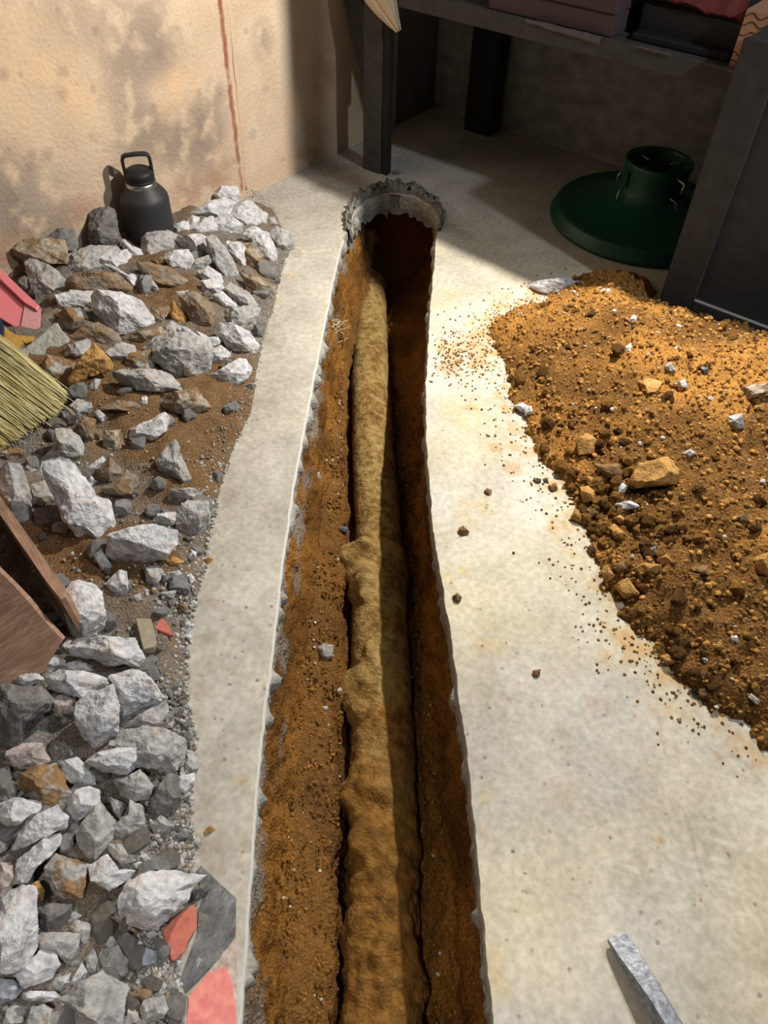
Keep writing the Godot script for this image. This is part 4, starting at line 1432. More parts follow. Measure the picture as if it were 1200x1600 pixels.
func build_tree_stand() -> void:
	var c := at(1003, 347)
	var s := thing("tree_stand", "dark green plastic tree stand with a wide round base and screw bolts", "tree stand", c, room_basis())
	obj("base", lathe_mesh(PackedVector2Array([Vector2(0.12, 0.004), Vector2(0.338, 0.0), Vector2(0.353, 0.004), Vector2(0.356, 0.014), Vector2(0.350, 0.022), Vector2(0.346, 0.024), Vector2(0.342, 0.048), Vector2(0.332, 0.056), Vector2(0.320, 0.058), Vector2(0.306, 0.052), Vector2(0.26, 0.058), Vector2(0.22, 0.072), Vector2(0.18, 0.09), Vector2(0.15, 0.106), Vector2(0.128, 0.122), Vector2(0.118, 0.136)]), 96), M.green, s)
	obj("neck", lathe_mesh(PackedVector2Array([Vector2(0.128, 0.12), Vector2(0.120, 0.134), Vector2(0.117, 0.16), Vector2(0.118, 0.2), Vector2(0.121, 0.228), Vector2(0.122, 0.236), Vector2(0.119, 0.24), Vector2(0.113, 0.239), Vector2(0.110, 0.225), Vector2(0.106, 0.15), Vector2(0.10, 0.03), Vector2(0.0, 0.03)]), 72), M.green, s)
	var toward := EYE - c
	toward.y = 0
	var face := (s.basis.inverse() * toward).normalized()
	var a0 := atan2(face.z, face.x)
	for k in 4:
		var a := a0 + PI * 0.27 + k * PI / 2
		var dir := Vector3(cos(a), 0, sin(a))
		var tang := Vector3(-sin(a), 0, cos(a))
		# dark slot behind each bolt
		var slot := obj("bolt_slot", box_mesh(Vector3(0.014, 0.06, 0.012), 0.002), M.green_dark, s, Transform3D(Basis(tang, Vector3.UP, dir), dir * 0.1145 + Vector3(0, 0.185, 0)))
		var y := 0.215
		obj("screw_bolt", tube_mesh(PackedVector3Array([dir * 0.055 + Vector3(0, y, 0), dir * 0.10 + Vector3(0, y, 0), dir * 0.155 + Vector3(0, y, 0), dir * 0.162 + Vector3(0, y - 0.004, 0), dir * 0.164 + Vector3(0, y - 0.012, 0) + tang * 0.004, dir * 0.163 + Vector3(0, y - 0.035, 0) + tang * 0.006]), 0.0032, 8), M.rod, s)
		obj("wire_hook", tube_mesh(PackedVector3Array([dir * 0.112 + Vector3(0, 0.148, 0) + tang * 0.012, dir * 0.135 + Vector3(0, 0.147, 0) + tang * 0.008, dir * 0.146 + Vector3(0, 0.142, 0), dir * 0.150 + Vector3(0, 0.125, 0) - tang * 0.003, dir * 0.152 + Vector3(0, 0.108, 0) - tang * 0.004]), 0.0028, 8), M.rod, s)

func build_tools() -> void:
	# broom: only the straw reaches into the picture
	var broom := thing("broom", "straw broom lying on the rubble with its yellow bristles fanned out", "broom", at(-150, 520, 0.16))
	var v := PackedVector3Array()
	var c := PackedColorArray()
	var idx := PackedInt32Array()
	var tips := px("108,614 104,624 96,640 84,650 66,660 48,672 28,686 6,700 -20,716 -60,736")
	for i in 1900:
		var t := rng.randf()
		var layer := rng.randf()
		var k := t * (tips.size() - 1)
		var q := tips[mini(int(k), tips.size() - 1)].lerp(tips[mini(int(k) + 1, tips.size() - 1)], k - int(k))
		var short := 1.0 - 0.16 * pow(rng.randf(), 3.0)
		var tip := at(q.x, q.y, 0.125 - layer * 0.045)
		var root := at(lerpf(-105, -215, t), lerpf(452, 585, t), 0.19 - layer * 0.03)
		tip = root.lerp(tip, short) + Vector3(rng.randfn(), rng.randfn() * 0.4, rng.randfn()) * 0.003
		if i % 97 == 0: tip += (tip - root) * 0.06 + Vector3(0.006, 0.006, 0)
		var bend := Vector3(rng.randfn() * 0.006, 0.012 + rng.randfn() * 0.004, rng.randfn() * 0.006)
		var w := rng.randf_range(0.0008, 0.0016)
		var shade := rng.randf_range(0.65, 1.15)
		var col := Color(0.60, 0.51, 0.22).lerp(Color(0.72, 0.66, 0.38), rng.randf()) * shade
		if t > 0.7 and rng.randf() < 0.4: col = Color(0.58, 0.4, 0.12) * shade
		col.a = 1
		var first := v.size()
		var dir := (tip - root).normalized()
		var s := dir.cross(Vector3.UP).normalized() * w
		var u := s.normalized().cross(dir) * w
		for m in 4:
			var r := m / 3.0
			var p := root.lerp(tip, r) + bend * sin(r * PI)
			var sc := 1.0 - 0.35 * r
			for e in 3:
				var a := TAU * e / 3.0 + 0.5
				v.append(p + (s * cos(a) + u * sin(a)) * sc - broom.position)
				c.append(col)
		for m in 3:
			for e in 3:
				var a := first + m * 3 + e
				var b := first + m * 3 + (e + 1) % 3
				idx.append_array(PackedInt32Array([a, b, a + 3, b, b + 3, a + 3]))
	var br := obj("bristles", built(v, idx, c), M.straw, broom)
	br.set_meta("kind", "stuff")
	var head := PackedVector3Array()
	for i in 9: head.append(at(lerpf(-98, -222, i / 8.0), lerpf(446, 592, i / 8.0), 0.18) - broom.position)
	obj("binding", tube_mesh(head, 0.028, 14), M.blue, broom)
	obj("handle", tube_mesh(PackedVector3Array([at(-155, 520, 0.18) - broom.position, at(-240, 610, 0.22) - broom.position]), 0.013, 14), M.wood, broom)
	# red dustpan
	var n := (EYE - at(20, 470, 0.15)).normalized().lerp(Vector3.UP, 0.55).normalized()
	var o := at(20, 470, 0.145)
	var pan := thing("dustpan", "pinkish red plastic dustpan tip with a dusty corner lying beside the broom", "dustpan", o)
	var ax := n.cross(Vector3.FORWARD).normalized()
	var F := func(text: String, lift: float) -> PackedVector3Array:
		var out := PackedVector3Array()
		for q in px(text): out.append(on_plane(q.x, q.y, o + n * lift, n) - o)
		return out
	obj("pan_floor", plate_mesh(F.call("-40,394 0,430 50,476 52,518 44,524 0,497 -40,472", 0.0), -n * 0.006, 0.002), M.pink, pan)
	obj("raised_side", plate_mesh(F.call("-40,381 0,419 62,478 57,484 40,474 0,437 -40,400", 0.016), -n * 0.022, 0.003), M.pink, pan)
	obj("dusty_lip", plate_mesh(F.call("38,474 57,482 63,479 63,515 56,520 45,524 30,515", 0.006), -n * 0.010, 0.003), M.pink_dusty, pan)
	# blue and tan piece
	o = at(25, 527, 0.13)
	var wedge := thing("plastic_wedge", "small tan and blue plastic piece wedged between dustpan and broom", "plastic piece", o)
	var G := func(text: String) -> PackedVector3Array:
		var out := PackedVector3Array()
		for q in px(text): out.append(on_plane(q.x, q.y, o, n) - o)
		return out
	obj("tan_end", plate_mesh(G.call("6,508 14,516 22,522 40,524 54,526 50,533 40,536 34,533 30,530 38,537 26,545 6,533"), -n * 0.016, 0.002), M.tan_plastic, wedge)
	obj("blue_end", plate_mesh(G.call("-60,470 0,496 6,508 6,533 0,531 -60,510"), -n * 0.014, 0.002), M.blue, wedge)
	# flat grey slab beside them
	o = at(65, 540, 0.12)
	var nn := (EYE - o).normalized().lerp(Vector3.UP, 0.5).normalized()
	var face := PackedVector3Array()
	for q in px("26,553 60,525 84,504 90,503 96,515 107,526 109,531 104,537 78,555 52,571"): face.append(on_plane(q.x, q.y, o, nn))
	tag(obj("concrete_slab_piece", plate_mesh(face, -nn * 0.028, 0.004), M.broken), "flat grey oblong concrete slab piece between dustpan and broom tips", "slab")
	# the two boards
	face = PackedVector3Array()
	for q in px("-70,655 0,774 50,845 105,922 101,931 94,936 74,911 0,805 -70,700"): face.append(at(q.x, q.y, 0.2))
	var wet := obj("standing_board", plate_mesh(face, Vector3(0.01, -0.2, 0.0), 0.003, Vector3(0.6, 0, 0.8), Vector3(0.8, 0.4, -0.6)), M.wood)
	tag(wet, "wooden board standing on edge among the rubble, dark on its near side", "board")
	o = at(40, 990, 0.16)
	nn = (EYE - o).normalized().lerp(Vector3(0, 0.35, 1), 0.3).normalized()
	face = PackedVector3Array()
	for q in px("-90,775 0,891 22,912 45,936 75,972 100,999 94,1008 85,1021 67,1053 0,1075 -90,1100"): face.append(on_plane(q.x, q.y, o, nn))
	var ug := (on_plane(60, 1020, o, nn) - on_plane(0, 1060, o, nn)).normalized()
	tag(obj("broad_board", plate_mesh(face, -nn * 0.024, 0.003, ug, ug.cross(nn)), M.wood), "broad brown wooden board with visible grain at the edge of the rubble", "board")
	# cold chisel on the concrete
	var tip := at(963, 1462, 0.012)
	var end := at(1108, 1712, 0.03)
	var ch := thing("cold_chisel", "steel cold chisel lying on the bare concrete", "chisel", tip)
	var dir := (end - tip).normalized()
	var s := dir.cross(Vector3.UP).normalized()
	var u := s.cross(dir)
	var L := (end - tip).length()
	v = PackedVector3Array()
	var stops := [[0.0, 0.0165, 0.0035, 0], [0.004, 0.0170, 0.005, 0], [0.03, 0.0182, 0.009, 0.2], [0.06, 0.0195, 0.0145, 0.55], [0.10, 0.0210, 0.020, 0.9], [0.14, 0.0218, 0.0215, 1.0], [0.24, 0.0218, 0.0215, 1.0], [L, 0.0218, 0.0215, 1.0]]
	idx = PackedInt32Array()
	for q in stops:
		for k in 6:
			var a := TAU * k / 6.0 + PI / 6 * 0
			var hexp := Vector2(cos(a), sin(a) * 1.12)
			var rect := Vector2([1, 1, -1, -1, -1, 1][k], [0, 1, 1, 0, -1, -1][k])
			var e := rect.lerp(hexp, q[3])
			v.append(dir * float(q[0]) + s * e.x * float(q[1]) + u * (e.y * float(q[2])))
	for j in stops.size() - 1:
		for k in 6:
			var a := j * 6 + k
			var b := j * 6 + (k + 1) % 6
			idx.append_array(PackedInt32Array([a, a + 6, b, b, a + 6, b + 6]))
	idx.append_array(PackedInt32Array([0, 1, 2, 0, 2, 3, 0, 3, 4, 0, 4, 5]))
	obj("chisel_shaft", flat(v, idx), M.iron, ch)
	# tile offcuts among the rubble
	for row in [["tile_chip", "terracotta red tile chip with a cracked corner beside the black stripe", "tile", "304,1413 308,1432 308,1449 294,1470 290,1487 283,1491 275,1500 269,1501 262,1480 254,1455 270,1435 290,1420", M.terracotta, 0.012, 0.008],
			["tile_chip", "small red triangular tile chip in the gravel at the heap's edge", "tile", "253,963 262,975 272,994 256,988 239,980", M.terracotta, 0.012, 0.006],
			["tile_offcut", "beige squared tile offcut standing in the gravel beside the red triangle", "tile", "212,966 236,966 245,1003 241,1011 224,1014", M.beige_tile, 0.035, 0.022]]:
		face = PackedVector3Array()
		var mid := Vector2.ZERO
		for q in px(row[3]): mid += q / px(row[3]).size()
		var ty := maxf(row[5], hit(mid.x, mid.y).y + row[6] + 0.004)
		for q in px(row[3]): face.append(at(q.x, q.y, ty))
		tag(obj(row[0], plate_mesh(face, Vector3(-0.004, -row[6], 0.0), 0.001), row[4]), row[1], row[2])

# ---------------------------------------------------------------- light and camera first, then everything else
const KEY_COLOR := Color(1.0, 0.972, 0.925)
const KEY_ENERGY := 4.4
const FILL_COLOR := Color(0.93, 0.965, 1.0)
const FILL_ENERGY := 2.5
const FILL_AT := Vector3(3.4, 2.28, 1.5)
const FRONT_ENERGY := 2.8
const FRONT_AT := Vector3(-0.35, 2.3, 0.4)

func _ready() -> void:
	var down := Vector3(-40, -1111, -FOCAL).normalized()
	var up := -down
	var back := -(Vector3(0, 0, -1) - up * up.dot(Vector3(0, 0, -1))).normalized()
	var side := up.cross(back)
	cam = Basis(side, up, back).transposed()
	var camera := Camera3D.new()
	camera.name = "camera"
	camera.fov = rad_to_deg(2.0 * atan(800.0 / FOCAL))
	camera.near = 0.05
	camera.far = 30.0
	camera.transform = Transform3D(cam, EYE)
	add_child(camera)
	camera.current = true
	var env := Environment.new()
	env.background_mode = Environment.BG_COLOR
	env.background_color = Color(0.02, 0.02, 0.02)
	env.tonemap_mode = Environment.TONE_MAPPER_LINEAR
	env.tonemap_exposure = 1.0
	env.sdfgi_enabled = true
	env.ssao_enabled = true
	env.ssil_enabled = true
	var world := WorldEnvironment.new()
	world.name = "world"
	world.environment = env
	add_child(world)

	rng.seed = 4711
	fn.seed = 5
	fn.frequency = 0.01
	fn.fractal_octaves = 3
	fn2.seed = 9
	fn2.frequency = 0.01
	fn2.fractal_octaves = 3
	tone_of = {"W": Color(0.66, 0.66, 0.685), "G": Color(0.45, 0.445, 0.44), "D": Color(0.20, 0.19, 0.185), "T": Color(0.46, 0.39, 0.30), "B": Color(0.27, 0.165, 0.085), "O": Color(0.52, 0.30, 0.105), "M": Color(0.5, 0.48, 0.46), "P": Color(0.5, 0.42, 0.40), "L": Color(0.40, 0.43, 0.50)}
	for q in px("366,1650 372,1600 381,1500 388,1400 394,1300 402,1200 413,1100 426,1000 440,880 457,760 470,690 487,600 509,490 521,430 533,380 546,350 557,328 572,314 598,305 618,303"):
		var p := at(q.x, q.y)
		ledge.append(Vector2(p.z, p.x))
	for q in px("773,1650 770,1600 762,1500 752,1400 743,1300 735,1210 719,1100 706,1000 694,930 683,860 674,800 667,700 666,600 671,500 677,430 682,370 687,348 674,324 648,309 618,303"):
		var p := at(q.x, q.y)
		redge.append(Vector2(p.z, p.x))
	TRENCH_END = ledge[ledge.size() - 1].x + 0.004
	ledge.insert(0, Vector2(1.3, -0.19))
	redge.insert(0, Vector2(1.3, 0.2))
	for q in px("396,292 425,318 458,385 441,430 430,480 412,540 402,600 395,645 368,700 348,760 333,830 320,900 304,960 294,1030 296,1090 309,1150 302,1230 300,1290 306,1340 300,1360 285,1400 265,1440 268,1480 285,1520 285,1550 288,1600 285,1660 280,1760 100,1900"):
		var p := at(q.x, q.y)
		heap_poly.append(Vector2(p.x, p.z))
	for p in [room(0.9, 0, 3.9), room(-0.6, 0, 3.5), room(-0.6, 0, 2.4), room(-0.3, 0, 1.75), room(-0.02, 0, 1.3)]: heap_poly.append(Vector2(p.x, p.z))
	for q in px("905,437 870,452 835,476 800,490 764,512 770,545 785,585 812,640 835,700 885,752 905,810 935,880 985,990 1030,1030 1095,1085 1200,1178 1330,1290 1500,1500"):
		var p := at(q.x, q.y)
		dirt_poly.append(Vector2(p.x, p.z))
	for p in [room(3.0, 0, 2.2), room(2.6, 0, 0.95), room(1.60, 0, 0.95), room(1.5, 0, 0.8), room(1.38, 0, 0.82)]: dirt_poly.append(Vector2(p.x, p.z))

	make_materials()
	M.plaster = wall_material()
	M.seam = mat(Color(0.78, 0.68, 0.58))
	M.saw = mat(Color(0.86, 0.85, 0.83), 0.85)
	M.saw_dull = mat(Color(0.66, 0.62, 0.56), 0.9)
	M.edge_rough = M.broken.duplicate()
	M.edge_rough.albedo_color = Color(1.0, 1.0, 0.99)
	M.rim = M.broken.duplicate()
	M.rim.albedo_color = Color(0.8, 0.8, 0.8)
	M.grain = mat(Color.WHITE, 0.95, 0.2)
	M.grain.vertex_color_use_as_albedo = true
	M.panel = M.dark_paint.duplicate()
	M.panel.albedo_color = Color(0.93, 0.96, 0.96)
	M.powder = mat(Color(0.17, 0.17, 0.185), 0.55, 0.45)
	M.cap = mat(Color(0.12, 0.12, 0.125), 0.55, 0.4)

	build_room()
	build_floor()
	build_trench()
	build_bench()
	build_cupboard()
	build_dirt_pile()
	build_rubble()
	build_tree_stand()
	build_bottle()
	build_tools()
	build_lamps()

const RUBBLE := [
	["dark pitted stone slab standing upright against the wall beside the black bottle", "D", 0, "142,338 148,331 169,327 178,334 185,376 180,386 142,386"],
	["dark crusty stone half hidden behind the tan block by the wall", "D", 0, "74,373 92,358 114,360 120,384 104,395 96,376"],
	["tan rubble block with an orange streak at the foot of the wall", "T", 0, "26,390 42,376 96,374 101,396 105,410 68,409 42,408 28,396"],
	["grey concrete wedge with a smooth tan face below the tan block", "G", 0, "42,416 52,407 80,420 102,440 100,460 86,480 70,466 54,452"],
	["thin pale shard between the red dustpan and the grey wedge", "W", 0, "34,448 40,434 48,456 44,462"],
	["long dark-sided rubble slab with a pale top edge in front of the standing dark stone", "G", 0, "90,429 116,398 140,387 186,388 184,400 158,408 158,424 104,435"],
	["rounded white lump at the end of the dark-sided slab", "W", 0, "157,404 168,396 196,392 208,412 200,418 160,423"],
	["small upright pointed stone with a rusty spot at the base of the bottle", "W", 0, "192,378 196,376 207,386 220,390 224,404 210,410 196,392"],
	["flat rubble slab with loose brown soil lying on its top", "B", 0, "102,446 114,434 132,428 180,428 207,454 190,460 148,458 102,456"],
	["glassy white stone with a bluish broken end", "W", 0, "169,416 178,415 200,430 222,428 229,438 226,448 210,452 194,440"],
	["pale stone lying behind the largest white boulder of the upper heap", "W", 0, "92,462 112,455 148,457 150,472 136,488 120,484 96,480"],
	["largest white boulder of the upper heap with a smooth grey underside", "W", 0.02, "148,470 156,457 188,461 216,472 238,498 238,510 220,518 188,517 174,510 150,484"],
	["square grey block standing just in front of the bottle", "G", 0, "224,370 232,364 260,363 280,372 280,392 260,400 234,405 224,396"],
	["thin pale splinter sticking up before the bottle", "W", 0, "231,354 235,352 239,363 232,365"],
	["small pale stone between bottle and wall", "W", 0, "270,354 286,347 294,348 294,367 274,368"],
	["white rubble chunk beside the square grey block", "W", 0, "280,370 312,368 326,374 324,398 306,404 296,396 280,378"],
	["bright white chunk in front of the square grey block", "W", 0, "259,404 264,395 292,392 303,408 296,420 288,431 272,420"],
	["small grey wedge beside the bright white chunk", "G", 0, "296,420 308,406 324,400 330,410 306,424"],
	["topmost pale stone at the corner of the heap under the rust streak", "W", 0.01, "336,304 348,292 368,293 374,306 372,318 344,313"],
	["pale flat stone leaning on the wall below the topmost stone", "W", 0.01, "294,337 324,318 348,310 364,318 354,336 332,340 308,340"],
	["broad pale slab at the floor side of the heap's top corner", "W", 0.01, "356,338 366,318 390,316 414,334 412,348 396,354 376,346"],
	["pale block with a dark base under the leaning flat stone", "W", 0, "306,358 320,342 332,340 338,360 332,368 316,371"],
	["narrow upright stone next to the pale block with a dark base", "W", 0, "294,346 300,338 311,342 304,368 295,366"],
	["wide white chunk with a black gap beneath it", "W", 0, "332,344 356,338 376,350 374,366 352,372 338,366"],
	["long white slab sloping down to the bare floor", "W", 0, "378,364 400,358 420,368 430,392 432,420 420,416 400,392 396,378"],
	["rough grey lump at the heap's outer corner on the concrete", "G", 0, "424,364 432,356 454,366 458,388 448,396 430,390"],
	["flat round grey chip on the concrete at the heap's outer corner", "G", 0, "415,340 428,341 434,350 424,357 415,350"],
	["long upright rubble piece with a deep dark shaded side", "G", 0.01, "326,376 338,374 354,392 374,432 374,444 356,448 344,424 326,396"],
	["white faceted piece between two long leaning slabs", "W", 0, "356,380 376,382 390,398 386,420 372,422 358,400"],
	["tan stone with brown soil on its top among the white slabs", "T", 0, "378,384 394,383 412,408 424,428 412,436 392,424 388,408"],
	["cream stone with tan staining at the heap's edge by the slurry", "T", 0, "378,428 400,432 428,450 424,472 416,478 392,460"],
	["long grey stone leaning beside the cream stone", "G", 0, "355,452 364,445 388,458 402,478 396,484 380,480 360,464"],
	["pale lump with a brown pebble on it", "W", 0, "308,426 326,417 342,428 347,442 332,440 318,436"],
	["white crumbly block below the pale lump", "W", 0, "316,440 342,436 348,452 332,462 318,458"],
	["small white wedge with a dark shaded side near the brown oval stone", "W", 0, "336,462 348,457 368,476 366,483 348,480 336,470"],
	["long flat brown-topped slab with layered dark edge", "B", 0.01, "220,413 232,412 266,420 294,440 296,452 270,454 242,440 222,424"],
	["small grey chip under the brown-topped slab", "G", 0, "274,456 294,454 290,462 276,464"],
	["smooth dark grey pebble beside the glassy stone", "G", 0, "228,438 238,438 250,454 248,460 230,452"],
	["small tan triangular stone before the square grey block", "T", 0, "238,408 246,400 258,404 258,412 244,414"],
	["brown oval stone with one white chipped end", "B", 0, "284,466 304,459 322,470 336,492 334,510 318,514 304,504 288,480"],
	["ochre wedge-shaped stone among grey rubble", "O", 0, "264,488 271,473 297,498 288,507 274,502"],
	["flat beige square chip beside the ochre wedge", "T", 0, "237,483 266,481 256,498 258,510 246,512"],
	["small round grey stone below the beige chip", "G", 0, "260,514 268,503 279,510 276,524 262,526"],
	["flat grey stone above the white-edged black stone", "G", 0, "349,494 356,486 392,478 403,484 396,506 380,518 364,508"],
	["white-topped stone with a black shaded side at the heap's edge", "W", 0, "338,520 348,508 364,508 386,520 400,538 394,555 376,550 358,542"],
	["pale rubble piece leaning behind the big grey block", "W", 0, "282,514 286,510 312,520 326,528 340,525 343,544 324,544 296,530"],
	["pale knobbly stone between the big grey block and white-topped stone", "W", 0, "324,552 344,542 358,552 356,562 340,570 324,568"],
	["big squarish grey concrete block with a dusty flat face", "G", 0.02, "232,546 248,532 270,526 290,526 320,534 326,548 324,570 312,600 294,609 280,592 254,570 240,562"],
	["clean white sawn block with sharp straight edges", "W", 0, "330,586 372,561 382,562 393,578 386,592 360,608 354,607"],
	["long grey stone below the big squarish block", "G", 0, "176,580 200,578 246,578 266,586 288,610 260,612 212,610 188,598"],
	["mottled white and brown stone beside the flat grey slab", "M", 0, "88,494 104,485 124,484 137,496 134,514 108,525 100,514"],
	["brown soil-covered stone under the largest white boulder", "B", 0, "110,528 134,510 154,507 182,522 185,536 166,548 154,536"],
	["purplish grey stone above the big ochre block", "G", 0, "102,556 108,540 134,531 146,540 126,558 116,564"],
	["big ochre block crusted with brown soil", "O", 0.01, "106,594 122,568 146,536 176,568 174,578 140,588 130,602 114,602"],
	["grey stone with brown patch beside the broom tips", "M", 0, "68,568 74,555 96,560 117,568 108,592 96,598 72,584"],
	["grey stone beyond the big ochre block", "G", 0, "168,550 188,537 208,542 212,552 204,568 188,574"],
	["grey and tan stone in front of the big grey block's shaded side", "M", 0, "204,554 232,548 242,570 230,578 208,578 196,570"],
	["flat tan slab with pale underside below the largest white boulder", "T", 0, "196,528 220,518 252,512 260,520 256,530 230,536 206,538"],
	["small grey pebble under the big ochre block", "G", 0, "136,606 148,592 158,594 148,614"],
	["small white oblong chip near the middle of the heap", "W", 0, "182,612 190,606 210,604 210,614 190,617"],
	["flat cream rubble slab lying on brown soil", "T", 0, "244,630 258,616 304,607 329,636 298,649 270,644 256,638"],
	["bluish white oval stone half sunk in brown soil", "W", 0, "198,690 204,670 236,656 256,644 264,656 258,674 238,688 216,693"],
	["pointed grey stone standing like an arrowhead in the soil", "G", 0, "245,722 252,710 273,688 278,694 284,716 299,748 286,760 278,752 254,744"],
	["soil-covered slab with a thin white edge", "B", 0, "156,638 180,626 216,628 218,636 198,642 166,640"],
	["small white chip upright on the soil-covered slab", "W", 0, "221,622 228,619 230,630 222,636"],
	["grey broken piece between arrowhead stone and round stone", "G", 0, "262,780 268,764 300,762 318,772 318,780 284,784"],
	["round-edged grey stone with a cracked face at the heap's edge", "G", 0, "277,796 293,784 324,784 327,820 312,838 289,842 277,834"],
	["small pale stone tucked against the round cracked stone", "W", 0, "242,815 247,803 279,799 284,817 254,823"],
	["big white oblong boulder lying level on the soil", "W", 0.02, "170,836 200,826 242,820 275,829 274,850 256,873 209,882 181,876 168,869"],
	["longest white plank-shaped boulder with a quartz streak", "W", 0.03, "62,730 80,720 112,720 128,740 150,774 170,780 181,829 167,850 158,855 139,843 118,834 100,810 85,775"],
	["smooth grey broken face above the plank-shaped boulder", "G", 0, "62,720 84,700 86,671 110,671 124,684 136,710 120,724"],
	["tan upright fragment with a white edge", "B", 0, "114,674 130,652 150,656 144,700 132,702 124,684"],
	["translucent grey stone near the broom tips", "G", 0, "96,644 120,624 142,630 144,644 112,666 98,656"],
	["small white knob beside the tan upright fragment", "W", 0, "144,644 154,640 169,653 160,662"],
	["small brown stone behind the tan upright fragment", "B", 0, "146,668 158,672 162,688 148,694"],
	["tan stone with a pale rim standing in the soil", "T", 0, "164,674 188,672 195,696 186,714 172,708 162,696"],
	["small pale stone above the brown flat slab", "W", 0, "136,730 160,713 169,724 150,742"],
	["brown flat slab tilted over the plank-shaped boulder", "B", 0.01, "150,740 170,712 194,740 192,744 160,758 148,752"],
	["pale sliver beside the plank-shaped boulder", "W", 0, "128,746 140,741 151,752 142,762"],
	["brown lump below the tilted brown slab", "B", 0, "160,764 196,738 214,744 218,772 208,777 170,772"],
	["tall grey stone standing behind the wooden boards", "G", 0, "0,735 15,725 33,728 45,760 49,790 52,845 40,850 0,790"],
	["greenish grey stone in the gap beside the plank-shaped boulder", "G", 0, "50,758 70,752 92,786 62,796 52,786"],
	["dark stone deep in the gap behind the wooden boards", "D", 0, "54,796 90,790 95,819 59,826"],
	["small pale stone above the tall grey stone", "W", 0, "38,734 42,724 56,734 48,738"],
	["pinkish white stone under the broom tips", "M", 0, "2,706 22,698 36,704 32,718 14,720"],
	["white upright block beside the end of the wooden board", "W", 0.01, "97,929 118,906 149,915 158,929 165,981 130,1004 111,995"],
	["pale oval stone alone on the brown soil", "W", 0, "164,913 186,891 198,894 201,920 193,940 177,925"],
	["grey wedge under the corner of the big oblong boulder", "W", 0, "145,864 158,858 174,885 160,892"],
	["faceted grey stone below the big oblong boulder", "G", 0, "226,887 247,884 255,894 242,922 230,913"],
	["smooth ochre stone under the big oblong boulder", "O", 0, "258,876 270,869 289,878 279,887 261,886"],
	["flat grey chip beside the faceted grey stone", "G", 0, "251,897 279,891 284,897 270,907 254,910"],
	["grey oblong chip among gravel at the heap's edge", "G", 0, "250,926 275,922 272,934 254,934"],
	["small grey chip above the beige tile offcut", "G", 0, "202,934 219,927 223,943 212,946"],
	["white chip standing alone near the ochre stone", "W", 0, "296,873 298,858 307,862 305,882"],
	["tan pebble lying out on the bare concrete strip", "O", 0, "318,878 326,869 333,873 324,883"],
	["white pebble in the gravel edge", "W", 0, "293,899 298,896 305,907 296,914"],
	["white triangular pebble on the concrete edge", "W", 0, "298,943 303,938 310,946 300,953"],
	["white oval chip beside the red triangle", "W", 0, "285,976 291,966 305,978 289,990"],
	["pale sliver below the white oval chip", "W", 0, "284,992 298,991 302,1009"],
	["cream chip in the gravel edge", "T", 0, "279,943 293,946 294,955 280,958"],
	["long white boulder with a grey shaded side below the beige tile", "W", 0.02, "108,1010 155,994 208,998 224,1028 220,1046 195,1038 170,1040 150,1030 110,1025"],
	["small glassy grey stone at the tip of the wooden board", "G", 0, "88,1018 105,999 120,1005 110,1028 90,1025"],
	["small white lump against the wooden board", "W", 0, "70,1038 85,1026 102,1032 95,1048 72,1050"],
	["grey-faced chip above the faceted white stone", "W", 0, "92,1038 125,1032 145,1042 142,1052 100,1049"],
	["faceted white stone with blue-grey broken faces", "W", 0.02, "70,1058 95,1046 140,1051 172,1062 165,1075 135,1085 125,1090 82,1078"],
	["broad white boulder with a brown spot", "W", 0.02, "170,1058 208,1048 225,1052 256,1088 240,1105 208,1118 190,1124 180,1100 178,1072"],
	["large upright white boulder in the middle of the lower heap", "W", 0.02, "119,1100 140,1088 175,1072 186,1105 185,1145 150,1171 132,1155 120,1130"],
	["grey slab beneath the broad white boulder", "G", 0, "188,1130 220,1115 261,1092 262,1112 248,1140 190,1139"],
	["wide grey boulder with a wavy broken edge at the heap's rim", "G", 0.01, "172,1165 190,1142 232,1136 270,1145 291,1158 285,1195 260,1210 240,1198 215,1198 200,1168"],
	["white wedge resting on the wide grey boulder", "W", 0.02, "135,1190 155,1175 215,1165 232,1168 220,1192 198,1211 162,1205"],
	["large grey stone with a rough dark cracked crust", "D", 0.02, "0,1072 12,1071 62,1075 80,1090 75,1112 40,1130 32,1165 18,1162 0,1148"],
	["white lump on top of the crusty grey stone", "W", 0.01, "22,1062 38,1050 58,1050 68,1062 50,1070 28,1072"],
	["pinkish stone in the shade beside the crusty grey stone", "P", 0, "82,1092 98,1085 118,1090 120,1120 100,1130 85,1115"],
	["pinkish white stone below the crusty grey stone", "P", 0.01, "8,1196 12,1174 36,1162 68,1162 69,1172 78,1188 60,1198 36,1201"],
	["stone with blue-grey facets and orange-brown corner", "M", 0.01, "28,1212 58,1200 88,1194 98,1208 102,1228 113,1242 106,1258 88,1262 58,1252 32,1230"],
	["pale angular stone beside the orange-cornered stone", "W", 0.01, "92,1190 120,1183 147,1208 148,1224 124,1231 104,1216"],
	["rounded white stone with a flat face resting on two others", "W", 0.02, "106,1272 108,1254 120,1234 138,1229 156,1236 155,1258 138,1272 122,1282"],
	["large grey boulder with curved ridges below the rounded stone", "G", 0.01, "118,1300 146,1266 156,1254 179,1284 174,1310 150,1341 134,1336 122,1314"],
	["angular grey stone under the white wedge", "G", 0.01, "178,1218 200,1214 218,1203 238,1228 232,1250 208,1251 192,1244"],
	["dark pointed sliver between grey boulders", "G", 0, "172,1246 180,1248 197,1256 188,1280 178,1268"],
	["upright grey stone tapering upward in the lower heap", "G", 0, "180,1288 200,1272 202,1252 222,1260 226,1288 210,1300 204,1320 178,1312"],
	["white stone with grey broken top at the photo's edge", "W", 0.01, "0,1256 24,1246 64,1254 60,1270 36,1288 14,1290 0,1284"],
